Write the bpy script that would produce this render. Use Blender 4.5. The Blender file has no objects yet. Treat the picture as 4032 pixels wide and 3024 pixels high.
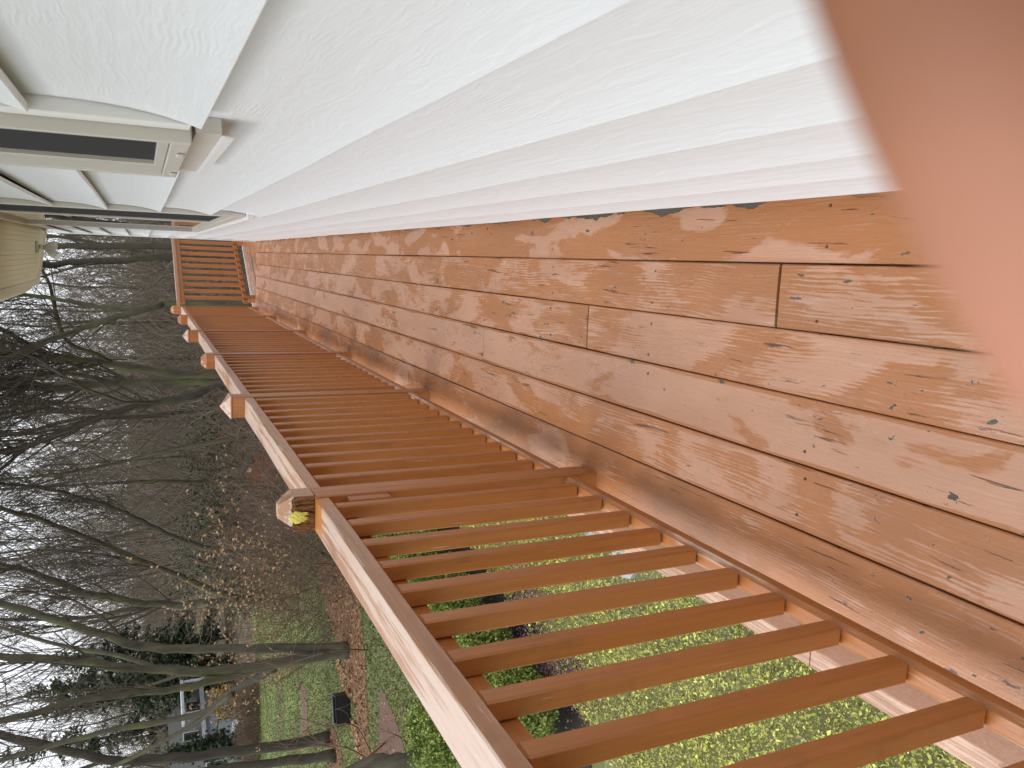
import bpy, math, random
import numpy as np
from mathutils import Vector, Matrix

# ------------------------------------------------------------------ camera, sky, sun, exposure
scene = bpy.context.scene
R = math.radians
CAMZ = 1.3
FPX = 3142.3                                  # focal length in pixels of the 4032 px wide photograph
yaw, pit, rol = R(-9.377), R(24.654), R(-1.739)
FW = np.array([math.sin(yaw)*math.cos(pit), math.cos(yaw)*math.cos(pit), -math.sin(pit)])
_r = np.cross(FW, [0, 0, 1]); _r /= np.linalg.norm(_r)
_u = np.cross(_r, FW)
RT = _r*math.cos(rol) + _u*math.sin(rol)      # to the right for somebody standing on the deck
UP = -_r*math.sin(rol) + _u*math.cos(rol)
cam_data = bpy.data.cameras.new('camera')
cam = bpy.data.objects.new('camera', cam_data)
scene.collection.objects.link(cam)
scene.camera = cam
CX, CY, CZ = -UP, RT, -FW                     # the phone was held sideways: picture right is down
cam.matrix_world = Matrix(((CX[0], CY[0], CZ[0], 0), (CX[1], CY[1], CZ[1], 0), (CX[2], CY[2], CZ[2], CAMZ), (0, 0, 0, 1)))
cam_data.sensor_width = 36.0
cam_data.lens = FPX/4032*36
cam_data.clip_start = 0.004
cam_data.clip_end = 1500
cam_data.dof.use_dof = True
cam_data.dof.focus_distance = 3.2
cam_data.dof.aperture_fstop = 15.0

world = bpy.data.worlds.new('World')
scene.world = world
world.use_nodes = True
wn, wl = world.node_tree.nodes, world.node_tree.links
wn.clear()
w_out = wn.new('ShaderNodeOutputWorld')
w_bg = wn.new('ShaderNodeBackground')
w_sky = wn.new('ShaderNodeTexSky')
w_sky.sky_type = 'NISHITA'
w_sky.sun_disc = False
w_sky.sun_elevation = R(58)
w_sky.sun_rotation = R(-70)
w_hsv = wn.new('ShaderNodeHueSaturation')
w_hsv.inputs['Saturation'].default_value = 0.12
w_mix = wn.new('ShaderNodeMixRGB')
w_mix.inputs['Fac'].default_value = 0.8
# even cloud cover, brighter overhead than at the horizon (standard overcast sky)
w_tc = wn.new('ShaderNodeTexCoord')
w_sep = wn.new('ShaderNodeSeparateXYZ')
w_grad = wn.new('ShaderNodeMapRange')
w_grad.inputs[1].default_value = 0.0; w_grad.inputs[2].default_value = 1.0
w_grad.inputs[3].default_value = 11.0; w_grad.inputs[4].default_value = 17.5
w_tint = wn.new('ShaderNodeMixRGB'); w_tint.blend_type = 'MULTIPLY'; w_tint.inputs['Fac'].default_value = 1.0
w_tint.inputs['Color2'].default_value = (.96, 1.0, 1.06, 1)
wl.new(w_tc.outputs['Generated'], w_sep.inputs[0]); wl.new(w_sep.outputs[2], w_grad.inputs[0])
wl.new(w_grad.outputs[0], w_tint.inputs['Color1']); wl.new(w_tint.outputs[0], w_mix.inputs['Color2'])
wl.new(w_sky.outputs[0], w_hsv.inputs['Color'])
wl.new(w_hsv.outputs[0], w_mix.inputs['Color1'])
wl.new(w_mix.outputs[0], w_bg.inputs['Color'])
w_bg.inputs['Strength'].default_value = 0.12
wl.new(w_bg.outputs[0], w_out.inputs['Surface'])

sun_data = bpy.data.lights.new('sun', 'SUN')
sun_data.energy = 1.5
sun_data.angle = R(32)
sun_data.color = (1.0, 0.985, 0.97)
sun = bpy.data.objects.new('sun', sun_data)
scene.collection.objects.link(sun)
sdir = Vector((math.sin(R(-70))*math.cos(R(58)), math.cos(R(-70))*math.cos(R(58)), math.sin(R(58))))
sun.rotation_euler = sdir.to_track_quat('Z', 'Y').to_euler()
sun.location = (0, 0, 30)

scene.view_settings.view_transform = 'Standard'
scene.view_settings.look = 'None'
scene.view_settings.gamma = 1
scene.view_settings.exposure = 0.0
scene.view_settings.use_curve_mapping = False
scene.cycles.max_bounces = 5
scene.cycles.diffuse_bounces = 3
scene.cycles.glossy_bounces = 3
scene.cycles.transmission_bounces = 2

# ------------------------------------------------------------------ helpers
rng = np.random.default_rng(7)
random.seed(7)
COL = scene.collection


def ray(x, y):
    return FW*FPX + RT*(1512-y) - UP*(x-2016)


def at(x, y, Y):
    """world point seen at photograph pixel (x, y) whose distance along the deck is Y"""
    d = ray(x, y)
    return np.array([0, 0, CAMZ]) + d*(Y/d[1])


def atz(x, y, z):
    d = ray(x, y)
    return np.array([0, 0, CAMZ]) + d*((z-CAMZ)/d[2])


def tag(o, label=None, cat=None, group=None, kind=None):
    if label: o['label'] = label
    if cat: o['category'] = cat
    if group: o['group'] = group
    if kind: o['kind'] = kind
    return o


def empty(name, loc=(0, 0, 0)):
    o = bpy.data.objects.new(name, None)
    o.location = loc
    o.empty_display_size = 0.1
    COL.objects.link(o)
    return o


def link(name, me, mat=None, parent=None, loc=None):
    if mat is not None and len(me.materials) == 0:
        me.materials.append(mat)
    o = bpy.data.objects.new(name, me)
    COL.objects.link(o)
    if loc is not None:
        o.location = loc
    if parent is not None:
        o.parent = parent
        o.matrix_parent_inverse = Matrix.Translation(parent.location).inverted()
    return o


def mesh_np(name, V, F, smooth=False):
    """V (n,3), F (m,k) arrays with one k"""
    V = np.asarray(V, np.float32); F = np.asarray(F, np.int32)
    me = bpy.data.meshes.new(name)
    me.vertices.add(len(V)); me.vertices.foreach_set('co', V.ravel())
    k = F.shape[1]
    me.loops.add(F.size); me.loops.foreach_set('vertex_index', F.ravel())
    me.polygons.add(len(F))
    me.polygons.foreach_set('loop_start', np.arange(0, F.size, k, dtype=np.int32))
    me.polygons.foreach_set('loop_total', np.full(len(F), k, np.int32))
    if smooth:
        me.polygons.foreach_set('use_smooth', np.ones(len(F), bool))
    me.update(calc_edges=True)
    return me


class MB:
    """collects boxes, prisms and tubes into one mesh"""
    def __init__(s): s.v = []; s.f = []

    def add(s, vs, fs):
        n = len(s.v); s.v += [tuple(map(float, p)) for p in vs]; s.f += [tuple(i+n for i in f) for f in fs]

    def box(s, x0, x1, y0, y1, z0, z1, bev=0.0):
        if x1 < x0: x0, x1 = x1, x0
        if y1 < y0: y0, y1 = y1, y0
        if z1 < z0: z0, z1 = z1, z0
        c = min(bev, (x1-x0)*.4, (y1-y0)*.4, (z1-z0)*.4)
        if c <= 0:
            vs = [(x, y, z) for z in (z0, z1) for x, y in ((x0, y0), (x1, y0), (x1, y1), (x0, y1))]
            s.add(vs, [(3, 2, 1, 0), (4, 5, 6, 7), (0, 1, 5, 4), (1, 2, 6, 5), (2, 3, 7, 6), (3, 0, 4, 7)])
            return
        vs = []; idx = {}
        for i in (0, 1):
            for j in (0, 1):
                for k in (0, 1):
                    X, Y, Z = (x0, x1)[i], (y0, y1)[j], (z0, z1)[k]
                    sx, sy, sz = (c, -c)[i], (c, -c)[j], (c, -c)[k]
                    idx[i, j, k] = len(vs)
                    vs += [(X, Y+sy, Z+sz), (X+sx, Y, Z+sz), (X+sx, Y+sy, Z)]
        f = []
        def q(*c4): f.append(c4)
        I = lambda i, j, k, a: idx[i, j, k]+a
        q(I(0,0,0,0), I(0,0,1,0), I(0,1,1,0), I(0,1,0,0)); q(I(1,0,0,0), I(1,1,0,0), I(1,1,1,0), I(1,0,1,0))
        q(I(0,0,0,1), I(1,0,0,1), I(1,0,1,1), I(0,0,1,1)); q(I(0,1,0,1), I(0,1,1,1), I(1,1,1,1), I(1,1,0,1))
        q(I(0,0,0,2), I(0,1,0,2), I(1,1,0,2), I(1,0,0,2)); q(I(0,0,1,2), I(1,0,1,2), I(1,1,1,2), I(0,1,1,2))
        for k in (0, 1):
            for j in (0, 1):
                q(I(0,j,k,1), I(1,j,k,1), I(1,j,k,2), I(0,j,k,2))
            for i in (0, 1):
                q(I(i,0,k,0), I(i,1,k,0), I(i,1,k,2), I(i,0,k,2))
        for i in (0, 1):
            for j in (0, 1):
                q(I(i,j,0,0), I(i,j,1,0), I(i,j,1,1), I(i,j,0,1))
                for k in (0, 1):
                    q(I(i,j,k,0), I(i,j,k,1), I(i,j,k,2))
        s.add(vs, f)

    def prism(s, pts, a, b):
        """pts: list of 3D points of a planar outline, extruded from offset a to offset b (vectors)"""
        n = len(pts); a = np.array(a); b = np.array(b)
        vs = [np.array(p)+a for p in pts] + [np.array(p)+b for p in pts]
        s.add(vs, [tuple(range(n))[::-1], tuple(range(n, 2*n))] + [(i, (i+1) % n, n+(i+1) % n, n+i) for i in range(n)])

    def tube(s, pts, rad, sides=8, caps=True):
        pts = [np.array(p, float) for p in pts]
        if not hasattr(rad, '__len__'): rad = [rad]*len(pts)
        rings = []
        d0 = pts[1]-pts[0]
        ref = np.array([0, 0, 1.]) if abs(d0[2]) < .9*np.linalg.norm(d0) else np.array([1., 0, 0])
        n0 = len(s.v); vs = []; fs = []
        for i, p in enumerate(pts):
            d = pts[min(i+1, len(pts)-1)]-pts[max(i-1, 0)]; d = d/(np.linalg.norm(d)+1e-9)
            a = np.cross(d, ref); a /= np.linalg.norm(a)+1e-9; b = np.cross(d, a)
            for k in range(sides):
                t = 2*math.pi*k/sides
                vs.append(p+rad[i]*(a*math.cos(t)+b*math.sin(t)))
        for i in range(len(pts)-1):
            for k in range(sides):
                k2 = (k+1) % sides
                fs.append((i*sides+k, i*sides+k2, (i+1)*sides+k2, (i+1)*sides+k))
        if caps:
            fs.append(tuple(range(sides))); fs.append(tuple((len(pts)-1)*sides+k for k in range(sides))[::-1])
        s.add(vs, fs)

    def mesh(s, name, smooth=False):
        me = bpy.data.meshes.new(name)
        me.from_pydata(s.v, [], s.f)
        import bmesh
        bm = bmesh.new(); bm.from_mesh(me)
        bmesh.ops.recalc_face_normals(bm, faces=bm.faces)
        bm.to_mesh(me); bm.free()
        if smooth:
            for p in me.polygons: p.use_smooth = True
        return me

    def build(s, name, mat, parent=None, smooth=False, loc=None):
        return link(name, s.mesh(name, smooth), mat, parent, loc)


def box_obj(name, mat, parent, x0, x1, y0, y1, z0, z1, bev=0.0):
    m = MB(); m.box(x0, x1, y0, y1, z0, z1, bev)
    return m.build(name, mat, parent)


# ------------------------------------------------------------------ materials
class N:
    """small node-tree writer"""
    def __init__(s, name):
        s.m = bpy.data.materials.new(name); s.m.use_nodes = True
        s.t = s.m.node_tree; s.t.nodes.clear()
        s.out = s.t.nodes.new('ShaderNodeOutputMaterial')
        s.b = s.t.nodes.new('ShaderNodeBsdfPrincipled')
        s.t.links.new(s.b.outputs[0], s.out.inputs[0])

    def put(s, sock, v):
        if isinstance(v, bpy.types.NodeSocket): s.t.links.new(v, sock)
        elif isinstance(v, tuple) and len(v) == 3 and sock.type == 'RGBA': sock.default_value = (*v, 1)
        else: sock.default_value = v

    def set(s, **k):
        nm = dict(color='Base Color', rough='Roughness', spec='Specular IOR Level', normal='Normal', metal='Metallic', trans='Transmission Weight',
                  sss='Subsurface Weight', coat='Coat Weight', coatrough='Coat Roughness', ior='IOR', alpha='Alpha')
        for a, v in k.items(): s.put(s.b.inputs[nm[a]], v)
        return s.m

    def pos(s): return s.t.nodes.new('ShaderNodeNewGeometry').outputs['Position']
    def objco(s): return s.t.nodes.new('ShaderNodeTexCoord').outputs['Object']
    def normal(s): return s.t.nodes.new('ShaderNodeNewGeometry').outputs['Normal']
    def rnd(s): return s.t.nodes.new('ShaderNodeObjectInfo').outputs['Random']
    def island(s): return s.t.nodes.new('ShaderNodeNewGeometry').outputs['Random Per Island']

    def mapv(s, v, scale=(1, 1, 1), loc=(0, 0, 0), rot=(0, 0, 0)):
        n = s.t.nodes.new('ShaderNodeMapping'); s.put(n.inputs[0], v)
        n.inputs['Location'].default_value = loc; n.inputs['Rotation'].default_value = rot; n.inputs['Scale'].default_value = scale
        return n.outputs[0]

    def vadd(s, a, b, op='ADD'):
        n = s.t.nodes.new('ShaderNodeVectorMath'); n.operation = op; s.put(n.inputs[0], a); s.put(n.inputs[1], b); return n.outputs[0]

    def math(s, op, a, b=0.0, c=None, clamp=False):
        n = s.t.nodes.new('ShaderNodeMath'); n.operation = op; n.use_clamp = clamp
        s.put(n.inputs[0], a); s.put(n.inputs[1], b)
        if c is not None: s.put(n.inputs[2], c)
        return n.outputs[0]

    def noise(s, v, scale=5, detail=3, rough=.55, dist=0, out=0):
        n = s.t.nodes.new('ShaderNodeTexNoise'); s.put(n.inputs['Vector'], v)
        n.inputs['Scale'].default_value = scale; n.inputs['Detail'].default_value = detail
        n.inputs['Roughness'].default_value = rough; n.inputs['Distortion'].default_value = dist
        return n.outputs[out]

    def wave(s, v, scale, dist, detail=2, dscale=1, axis='X', kind='BANDS'):
        n = s.t.nodes.new('ShaderNodeTexWave'); n.wave_type = kind
        if kind == 'BANDS': n.bands_direction = axis
        s.put(n.inputs['Vector'], v); n.inputs['Scale'].default_value = scale
        n.inputs['Distortion'].default_value = dist; n.inputs['Detail'].default_value = detail; n.inputs['Detail Scale'].default_value = dscale
        return n.outputs[1]

    def vor(s, v, scale, feature='F1', out=0):
        n = s.t.nodes.new('ShaderNodeTexVoronoi'); n.feature = feature; s.put(n.inputs['Vector'], v); n.inputs['Scale'].default_value = scale
        return n.outputs[out]

    def ramp(s, f, a, b, smooth=True):
        n = s.t.nodes.new('ShaderNodeMapRange'); n.interpolation_type = 'SMOOTHSTEP' if smooth else 'LINEAR'
        s.put(n.inputs[0], f); n.inputs[1].default_value = a; n.inputs[2].default_value = b
        return n.outputs[0]

    def colramp(s, f, stops):
        n = s.t.nodes.new('ShaderNodeValToRGB'); e = n.color_ramp.elements
        e[0].position, e[0].color = stops[0][0], (*stops[0][1], 1)
        e[1].position, e[1].color = stops[-1][0], (*stops[-1][1], 1)
        for p, c in stops[1:-1]:
            x = e.new(p); x.color = (*c, 1)
        s.put(n.inputs[0], f); return n.outputs[0]

    def mix(s, f, a, b):
        n = s.t.nodes.new('ShaderNodeMixRGB'); s.put(n.inputs[0], f); s.put(n.inputs[1], a); s.put(n.inputs[2], b); return n.outputs[0]

    def lerp(s, f, a, b):
        n = s.t.nodes.new('ShaderNodeMix'); n.data_type = 'FLOAT'
        s.put(n.inputs[0], f); s.put(n.inputs[2], a); s.put(n.inputs[3], b); return n.outputs[0]

    def sep(s, v, i):
        n = s.t.nodes.new('ShaderNodeSeparateXYZ'); s.put(n.inputs[0], v); return n.outputs[i]

    def bump(s, h, strength=.3, dist=.01, normal=None):
        n = s.t.nodes.new('ShaderNodeBump'); s.put(n.inputs['Height'], h); s.put(n.inputs['Strength'], strength); n.inputs['Distance'].default_value = dist
        if normal is not None: s.put(n.inputs['Normal'], normal)
        return n.outputs[0]


def simple(name, col, rough=.6, spec=.4, var=.12, vscale=8, bump=0, bscale=40):
    n = N(name)
    p = n.pos()
    f = n.noise(p, vscale, 4)
    c = n.mix(f, tuple(x*(1-var) for x in col), tuple(min(1, x*(1+var)) for x in col))
    n.set(color=c, rough=rough, spec=spec)
    if bump:
        n.set(normal=n.bump(n.noise(p, bscale, 3), bump, .01))
    return n.m


PAINT = (0.440, 0.154, 0.036)


def deck_mat(name='deck_paint', edgewear=False):
    """chalky orange-brown paint: pale where it has dried, saturated where it is still damp, flaked to grey wood in places"""
    n = N(name)
    oi = n.t.nodes.new('ShaderNodeObjectInfo')
    bias = n.sep(oi.outputs['Color'], 0); edgew = n.sep(oi.outputs['Color'], 1); grainy = n.sep(oi.outputs['Color'], 2)
    at_ = n.t.nodes.new('ShaderNodeAttribute'); at_.attribute_name = 'across'
    u = at_.outputs['Fac']
    p = n.vadd(n.pos(), n.vadd((17.3, 31.7, 0.0), n.rnd(), 'MULTIPLY'))
    P0 = n.pos()
    x0 = n.sep(P0, 0); y0 = n.sep(P0, 1)
    warp = n.noise(n.mapv(p, (5, 1.3, 1)), 1.0, 3, .5, .3, 1)
    pw = n.vadd(p, n.vadd(warp, (.07, .0, 0), 'MULTIPLY'))
    pw = n.vadd(pw, n.vadd(n.noise(n.mapv(p, (30, 12, 1)), 1, 3, .6, 0, 1), (.006, 0, 0), 'MULTIPLY'))
    ring = n.wave(n.mapv(pw, (1, .03, 1)), 36, 2.2, 5, 1.6)
    fine = n.noise(n.mapv(p, (330, 9, 1)), 1, 4, .65)
    streak = n.noise(n.mapv(pw, (130, 6, 1)), 1, 5, .66, .25)
    alig = n.noise(n.mapv(p, (70, 40, 1)), 1, 4, .65, .8)
    # drying pattern
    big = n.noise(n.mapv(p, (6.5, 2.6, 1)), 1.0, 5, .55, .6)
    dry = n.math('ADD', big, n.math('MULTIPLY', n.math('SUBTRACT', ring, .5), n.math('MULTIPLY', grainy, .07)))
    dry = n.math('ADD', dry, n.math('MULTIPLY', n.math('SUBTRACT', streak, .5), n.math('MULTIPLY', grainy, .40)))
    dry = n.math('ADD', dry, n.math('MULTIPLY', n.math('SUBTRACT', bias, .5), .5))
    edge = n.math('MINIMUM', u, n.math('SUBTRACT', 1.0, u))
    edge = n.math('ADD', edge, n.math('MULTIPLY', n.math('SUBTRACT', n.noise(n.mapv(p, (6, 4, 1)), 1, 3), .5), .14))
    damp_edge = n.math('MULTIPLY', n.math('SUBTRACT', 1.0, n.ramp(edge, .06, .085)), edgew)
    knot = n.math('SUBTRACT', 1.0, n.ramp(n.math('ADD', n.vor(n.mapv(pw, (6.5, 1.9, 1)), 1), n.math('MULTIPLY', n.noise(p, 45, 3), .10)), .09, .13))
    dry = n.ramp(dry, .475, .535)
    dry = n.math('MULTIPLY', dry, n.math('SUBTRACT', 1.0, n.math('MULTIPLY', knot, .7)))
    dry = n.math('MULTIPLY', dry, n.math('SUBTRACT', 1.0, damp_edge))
    # dried ridges of the grain inside the damp parts
    ridge = n.math('MULTIPLY', n.ramp(n.math('ADD', n.math('MULTIPLY', ring, .22), n.math('MULTIPLY', streak, 1.0)), .66, .74), n.ramp(n.noise(n.mapv(p, (9, 2.6, 1), (7, 3, 0)), 1, 4, .65), .47, .60))
    # bare weathered wood where the paint has flaked
    chipn = n.noise(n.mapv(p, (34, 15, 1)), 1, 4, .62, .5)
    patch = n.noise(n.mapv(p, (1.9, .9, 1), (4, 2, 0)), 1, 2)
    chip = n.ramp(n.math('ADD', chipn, n.math('MULTIPLY', patch, .24)), .806, .813)
    rim = n.ramp(n.math('ADD', chipn, n.math('MULTIPLY', patch, .24)), .785, .806)
    wn_ = n.math('ADD', n.math('MULTIPLY', n.noise(n.mapv(P0, (1, 4.2, 1)), 1, 3), .10), n.math('MULTIPLY', n.noise(n.mapv(P0, (30, 22, 1)), 1, 4, .6), .022))
    wallrot = n.math('MULTIPLY', n.ramp(n.math('ADD', x0, wn_), .2240, .2255),
                     n.math('MULTIPLY', n.ramp(y0, 1.05, 1.35), n.math('SUBTRACT', 1.0, n.ramp(y0, 2.6, 5.5))))
    chip = n.math('MAXIMUM', chip, wallrot)
    # splits along the grain
    crk = n.ramp(n.noise(n.mapv(pw, (80, 3.2, 1)), 1, 5, .62, .35), .638, .663)
    crk = n.math('MULTIPLY', crk, n.ramp(n.noise(n.mapv(p, (5, 2.4, 1), (9, 9, 0)), 1, 3), .41, .53))
    c_damp = n.mix(n.noise(n.mapv(p, (3, .9, 1)), 1, 4), (.41, .165, .062), (.52, .225, .094))
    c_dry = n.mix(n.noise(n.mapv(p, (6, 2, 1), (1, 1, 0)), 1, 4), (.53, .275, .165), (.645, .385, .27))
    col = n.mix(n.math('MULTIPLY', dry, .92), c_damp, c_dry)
    col = n.mix(n.math('MULTIPLY', ridge, n.lerp(grainy, .2, .6)), col, (.66, .44, .33))
    col = n.mix(n.math('MULTIPLY', n.ramp(fine, .55, .75), .22), col, (.30, .11, .04))
    col = n.mix(n.math('MULTIPLY', knot, .35), col, (.30, .11, .04))
    col = n.mix(n.math('MULTIPLY', crk, .85), col, (.075, .034, .02))
    col = n.mix(n.math('MULTIPLY', rim, .35), col, (.70, .50, .38))
    woodc = n.mix(fine, (.040, .040, .032), (.15, .145, .115))
    col = n.mix(chip, col, woodc)
    grime = n.math('MULTIPLY', n.ramp(n.noise(n.mapv(p, (3.5, 1.3, 1), (11, 4, 0)), 1, 4, .6), .40, .68), oi.outputs['Alpha'])
    col = n.mix(grime, col, n.mix(fine, (.20, .088, .042), (.33, .17, .095)))
    speck = n.math('SUBTRACT', 1.0, n.ramp(n.vor(n.mapv(p, (9, 7, 1)), 1), .018, .026))
    col = n.mix(n.math('MULTIPLY', speck, n.ramp(n.noise(p, 1.7, 2), .5, .6)), col, (.75, .72, .68))
    if edgewear:
        w = n.math('SUBTRACT', 1.0, n.ramp(n.math('ADD', x0, n.math('MULTIPLY', n.noise(n.mapv(P0, (3, 9, 1)), 1, 4), .016)), -.797, -.789))
        gr = n.noise(n.mapv(P0, (170, 5, 1)), 1, 4, .65, .3)
        col = n.mix(w, n.mix(.55, c_damp, (.13, .05, .02)), n.mix(n.ramp(gr, .4, .62), (.38, .20, .12), (.66, .44, .31)))
    h = n.math('ADD', n.math('MULTIPLY', alig, .5), n.math('MULTIPLY', fine, .40))
    h = n.math('ADD', h, n.math('MULTIPLY', streak, .45))
    h = n.math('SUBTRACT', h, n.math('MULTIPLY', crk, 1.0))
    h = n.math('SUBTRACT', h, n.math('MULTIPLY', chip, .9))
    # thin water still standing in the roughest places
    wet = n.math('MULTIPLY', n.ramp(n.noise(n.mapv(p, (40, 16, 1)), 1, 4, .6, .5), .52, .58), n.ramp(n.noise(n.mapv(p, (3.2, 1.1, 1), (5, 5, 0)), 1, 3), .50, .60))
    rough = n.lerp(chip, n.lerp(dry, .25, .34), .8)
    rough = n.lerp(wet, rough, .09)
    # grime and old weathering, heavier on some boards
    n.set(color=col, rough=rough, spec=n.lerp(wet, .55, .8), normal=n.bump(h, .7, .0024))
    return n.m


def rail_mat(name, axis, wetness=.5, worn=.0, base=PAINT):
    """painted lumber, grain along one world axis"""
    n = N(name)
    p = n.vadd(n.pos(), n.vadd((13.1, 7.7, 19.3), n.rnd(), 'MULTIPLY'))
    sc = {'X': (3, 90, 90), 'Y': (90, 3, 90), 'Z': (90, 90, 3)}[axis]
    sc2 = {'X': (.07, 1, 1), 'Y': (1, .07, 1), 'Z': (1, 1, .07)}[axis]
    fine = n.noise(n.mapv(p, sc), 1, 4, .6)
    fig = n.wave(n.mapv(n.vadd(p, n.vadd(n.noise(p, 3, 2, .5, 0, 1), (.08, .08, .08), 'MULTIPLY')), sc2), 18, 3, 3, 1, 'DIAGONAL')
    var = n.noise(n.mapv(p, tuple(1.2*a**.3 for a in sc)), 1, 3)
    col = n.mix(var, tuple(c*.86 for c in base), tuple(c*1.16 for c in base))
    col = n.mix(n.math('MULTIPLY', n.math('SUBTRACT', fig, .3), .22, clamp=True), col, tuple(c*.7 for c in base))
    col = n.mix(n.math('MULTIPLY', n.rnd(), .45), col, (.50, .21, .075))
    col = n.mix(n.math('MULTIPLY', n.ramp(fine, .35, .7), .28), col, tuple(c*.55 for c in base))
    dirt = n.ramp(n.noise(p, 9, 4, .65), .52, .75)
    col = n.mix(n.math('MULTIPLY', dirt, .35), col, (.20, .085, .035))
    scr = n.math('MULTIPLY', n.ramp(n.noise(n.mapv(p, tuple(a*1.6 for a in sc)), 1, 4, .6), .66, .70), n.ramp(n.noise(p, 5, 3), .50, .62))
    col = n.mix(n.math('MULTIPLY', scr, .6), col, (.66, .46, .34))
    crk = n.ramp(fine, .70, .74)
    col = n.mix(n.math('MULTIPLY', crk, .55), col, (.09, .04, .02))
    if worn:
        w = n.ramp(n.math('ADD', n.noise(n.mapv(p, tuple(a*.45 for a in sc)), 1, 5, .7), n.math('MULTIPLY', n.noise(p, 2.6, 3), .35)), .76-.22*worn, .86-.22*worn)
        top = n.ramp(n.sep(n.normal(), 2), .25, .6)
        col = n.mix(n.math('MULTIPLY', w, n.lerp(top, .18, .92)), col, n.mix(fine, (.52, .34, .25), (.72, .58, .49)))
    if name == 'handrail_paint':
        yy = n.math('ADD', n.sep(n.pos(), 1), n.math('MULTIPLY', n.noise(n.pos(), 60, 4, .65), .05))
        damp = n.math('MULTIPLY', n.ramp(yy, 2.055, 2.062), n.math('SUBTRACT', 1.0, n.ramp(yy, 2.2, 2.21)))
        col = n.mix(damp, col, (.52, .21, .055))
    wet = n.math('MULTIPLY', n.noise(p, 2.5, 3), wetness)
    h = n.math('ADD', n.math('MULTIPLY', fine, .7), n.math('MULTIPLY', fig, .3))
    h = n.math('SUBTRACT', h, crk)
    n.set(color=col, rough=n.lerp(wet, .42, .22), spec=.55, normal=n.bump(h, .6, .002))
    return n.m


def siding_mat():
    n = N('embossed_white_siding')
    p = n.vadd(n.pos(), n.vadd((0, 23.0, 11.0), n.rnd(), 'MULTIPLY'))
    warp = n.noise(n.mapv(p, (1, 5, 9)), 1, 3, .55, 0, 1)
    pw = n.vadd(p, n.vadd(warp, (0, .0, .045), 'MULTIPLY'))
    ring = n.wave(n.mapv(pw, (1, .22, 1)), 52, 3.0, 3, 1.2, 'Z')
    msk = n.ramp(n.noise(n.mapv(p, (1, 6.5, 12), (3, 1, 2)), 1, 3), .52, .68)
    streak = n.noise(n.mapv(pw, (1, 9, 75)), 1, 4, .6, .5)
    fine = n.noise(n.mapv(p, (1, 60, 210)), 1, 3, .6)
    h = n.math('ADD', n.math('MULTIPLY', n.math('MULTIPLY', ring, msk), .55), n.math('MULTIPLY', fine, .22))
    h = n.math('ADD', h, n.math('MULTIPLY', n.ramp(streak, .42, .7), .8))
    col = n.mix(n.noise(n.mapv(p, (1, .7, 3)), 1, 3), (.765, .79, .81), (.80, .825, .845))
    col = n.mix(n.math('MULTIPLY', n.ramp(streak, .52, .36), .05), col, (.5, .5, .5))
    spots = n.ramp(n.vor(n.mapv(p, (0, 3.1, 4.3)), 1), .016, .011)
    col = n.mix(n.math('MULTIPLY', spots, .8), col, (.10, .09, .085))
    n.set(color=col, rough=.40, spec=.35, normal=n.bump(h, .30, .0016))
    return n.m


M = {}
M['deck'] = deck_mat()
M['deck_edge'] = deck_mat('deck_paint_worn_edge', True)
M['rail_y'] = rail_mat('rail_paint_lengthwise', 'Y', .55, .0)
M['bottom_rail'] = rail_mat('bottom_rail_paint', 'Y', .6, .22)
M['hand'] = rail_mat('handrail_paint', 'Y', .9, .8, (.46, .22, .11))
M['balu'] = rail_mat('baluster_paint', 'Z', .35, 0)
M['post'] = rail_mat('post_paint', 'Z', .45, .12)
M['post_top'] = rail_mat('weathered_post_top', 'Z', .6, .8, (.46, .24, .13))
M['endrail'] = rail_mat('end_rail_paint', 'X', .5, 0)
M['siding'] = siding_mat()
def rot_mat():
    n = N('rotten_post_wood'); p = n.pos()
    f = n.noise(n.mapv(p, (260, 60, 50)), 1, 4, .65)
    c = n.colramp(f, [(.3, (.035, .020, .010)), (.5, (.22, .095, .030)), (.7, (.42, .20, .075))])
    moss = n.ramp(n.math('ADD', n.noise(p, 70, 3), n.math('MULTIPLY', n.sep(p, 0), 2.0)), -.80, -.72)
    c = n.mix(n.math('MULTIPLY', moss, n.ramp(n.sep(p, 2), .918, .932)), c, (.10, .085, .035))
    n.set(color=c, rough=.75, spec=.3, normal=n.bump(f, .8, .004))
    return n.m
M['rot'] = rot_mat()
M['fungus'] = simple('yellow_fungus', (.82, .74, .17), .7, .3, .15, 200, .5, 300)
M['alu'] = simple('cream_aluminium', (.60, .575, .52), .32, .5, .08, 9)
M['alu_white'] = simple('white_flashing', (.82, .82, .82), .3, .5, .05, 9)
M['soffit'] = simple('cream_soffit', (.80, .78, .60), .5, .4, .05, 5)
M['gutter'] = simple('cream_gutter', (.80, .78, .66), .35, .5, .06, 5)
M['dark_seal'] = simple('black_gap_filler', (.012, .012, .012), .8, .2)
M['sheath'] = simple('wall_sheathing', (.10, .09, .08), .9, .2)
M['roof'] = simple('asphalt_shingle', (.07, .068, .065), .9, .2, .3, 30, .5, 60)
M['trim'] = simple('white_trim', (.78, .78, .76), .45, .4, .06, 6)
M['ntrim'] = simple('weathered_trim', (.52, .55, .58), .5, .3, .1, 3)
M['whitewood'] = simple('white_rim_board', (.74, .74, .73), .5, .4, .1, 12)
M['nail'] = simple('rusty_nail', (.13, .06, .03), .6, .4, .5, 40)
M['concrete'] = simple('pale_paver', (.42, .43, .44), .8, .3, .15, 20, .4, 80)


def glass_mat():
    n = N('window_glass')
    n.set(color=(.012, .013, .014), rough=.015, spec=.9)
    n.b.inputs['IOR'].default_value = 1.52
    n.set(coat=1.0)
    n.set(coatrough=.01)
    return n.m


M['glass'] = glass_mat()


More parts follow.
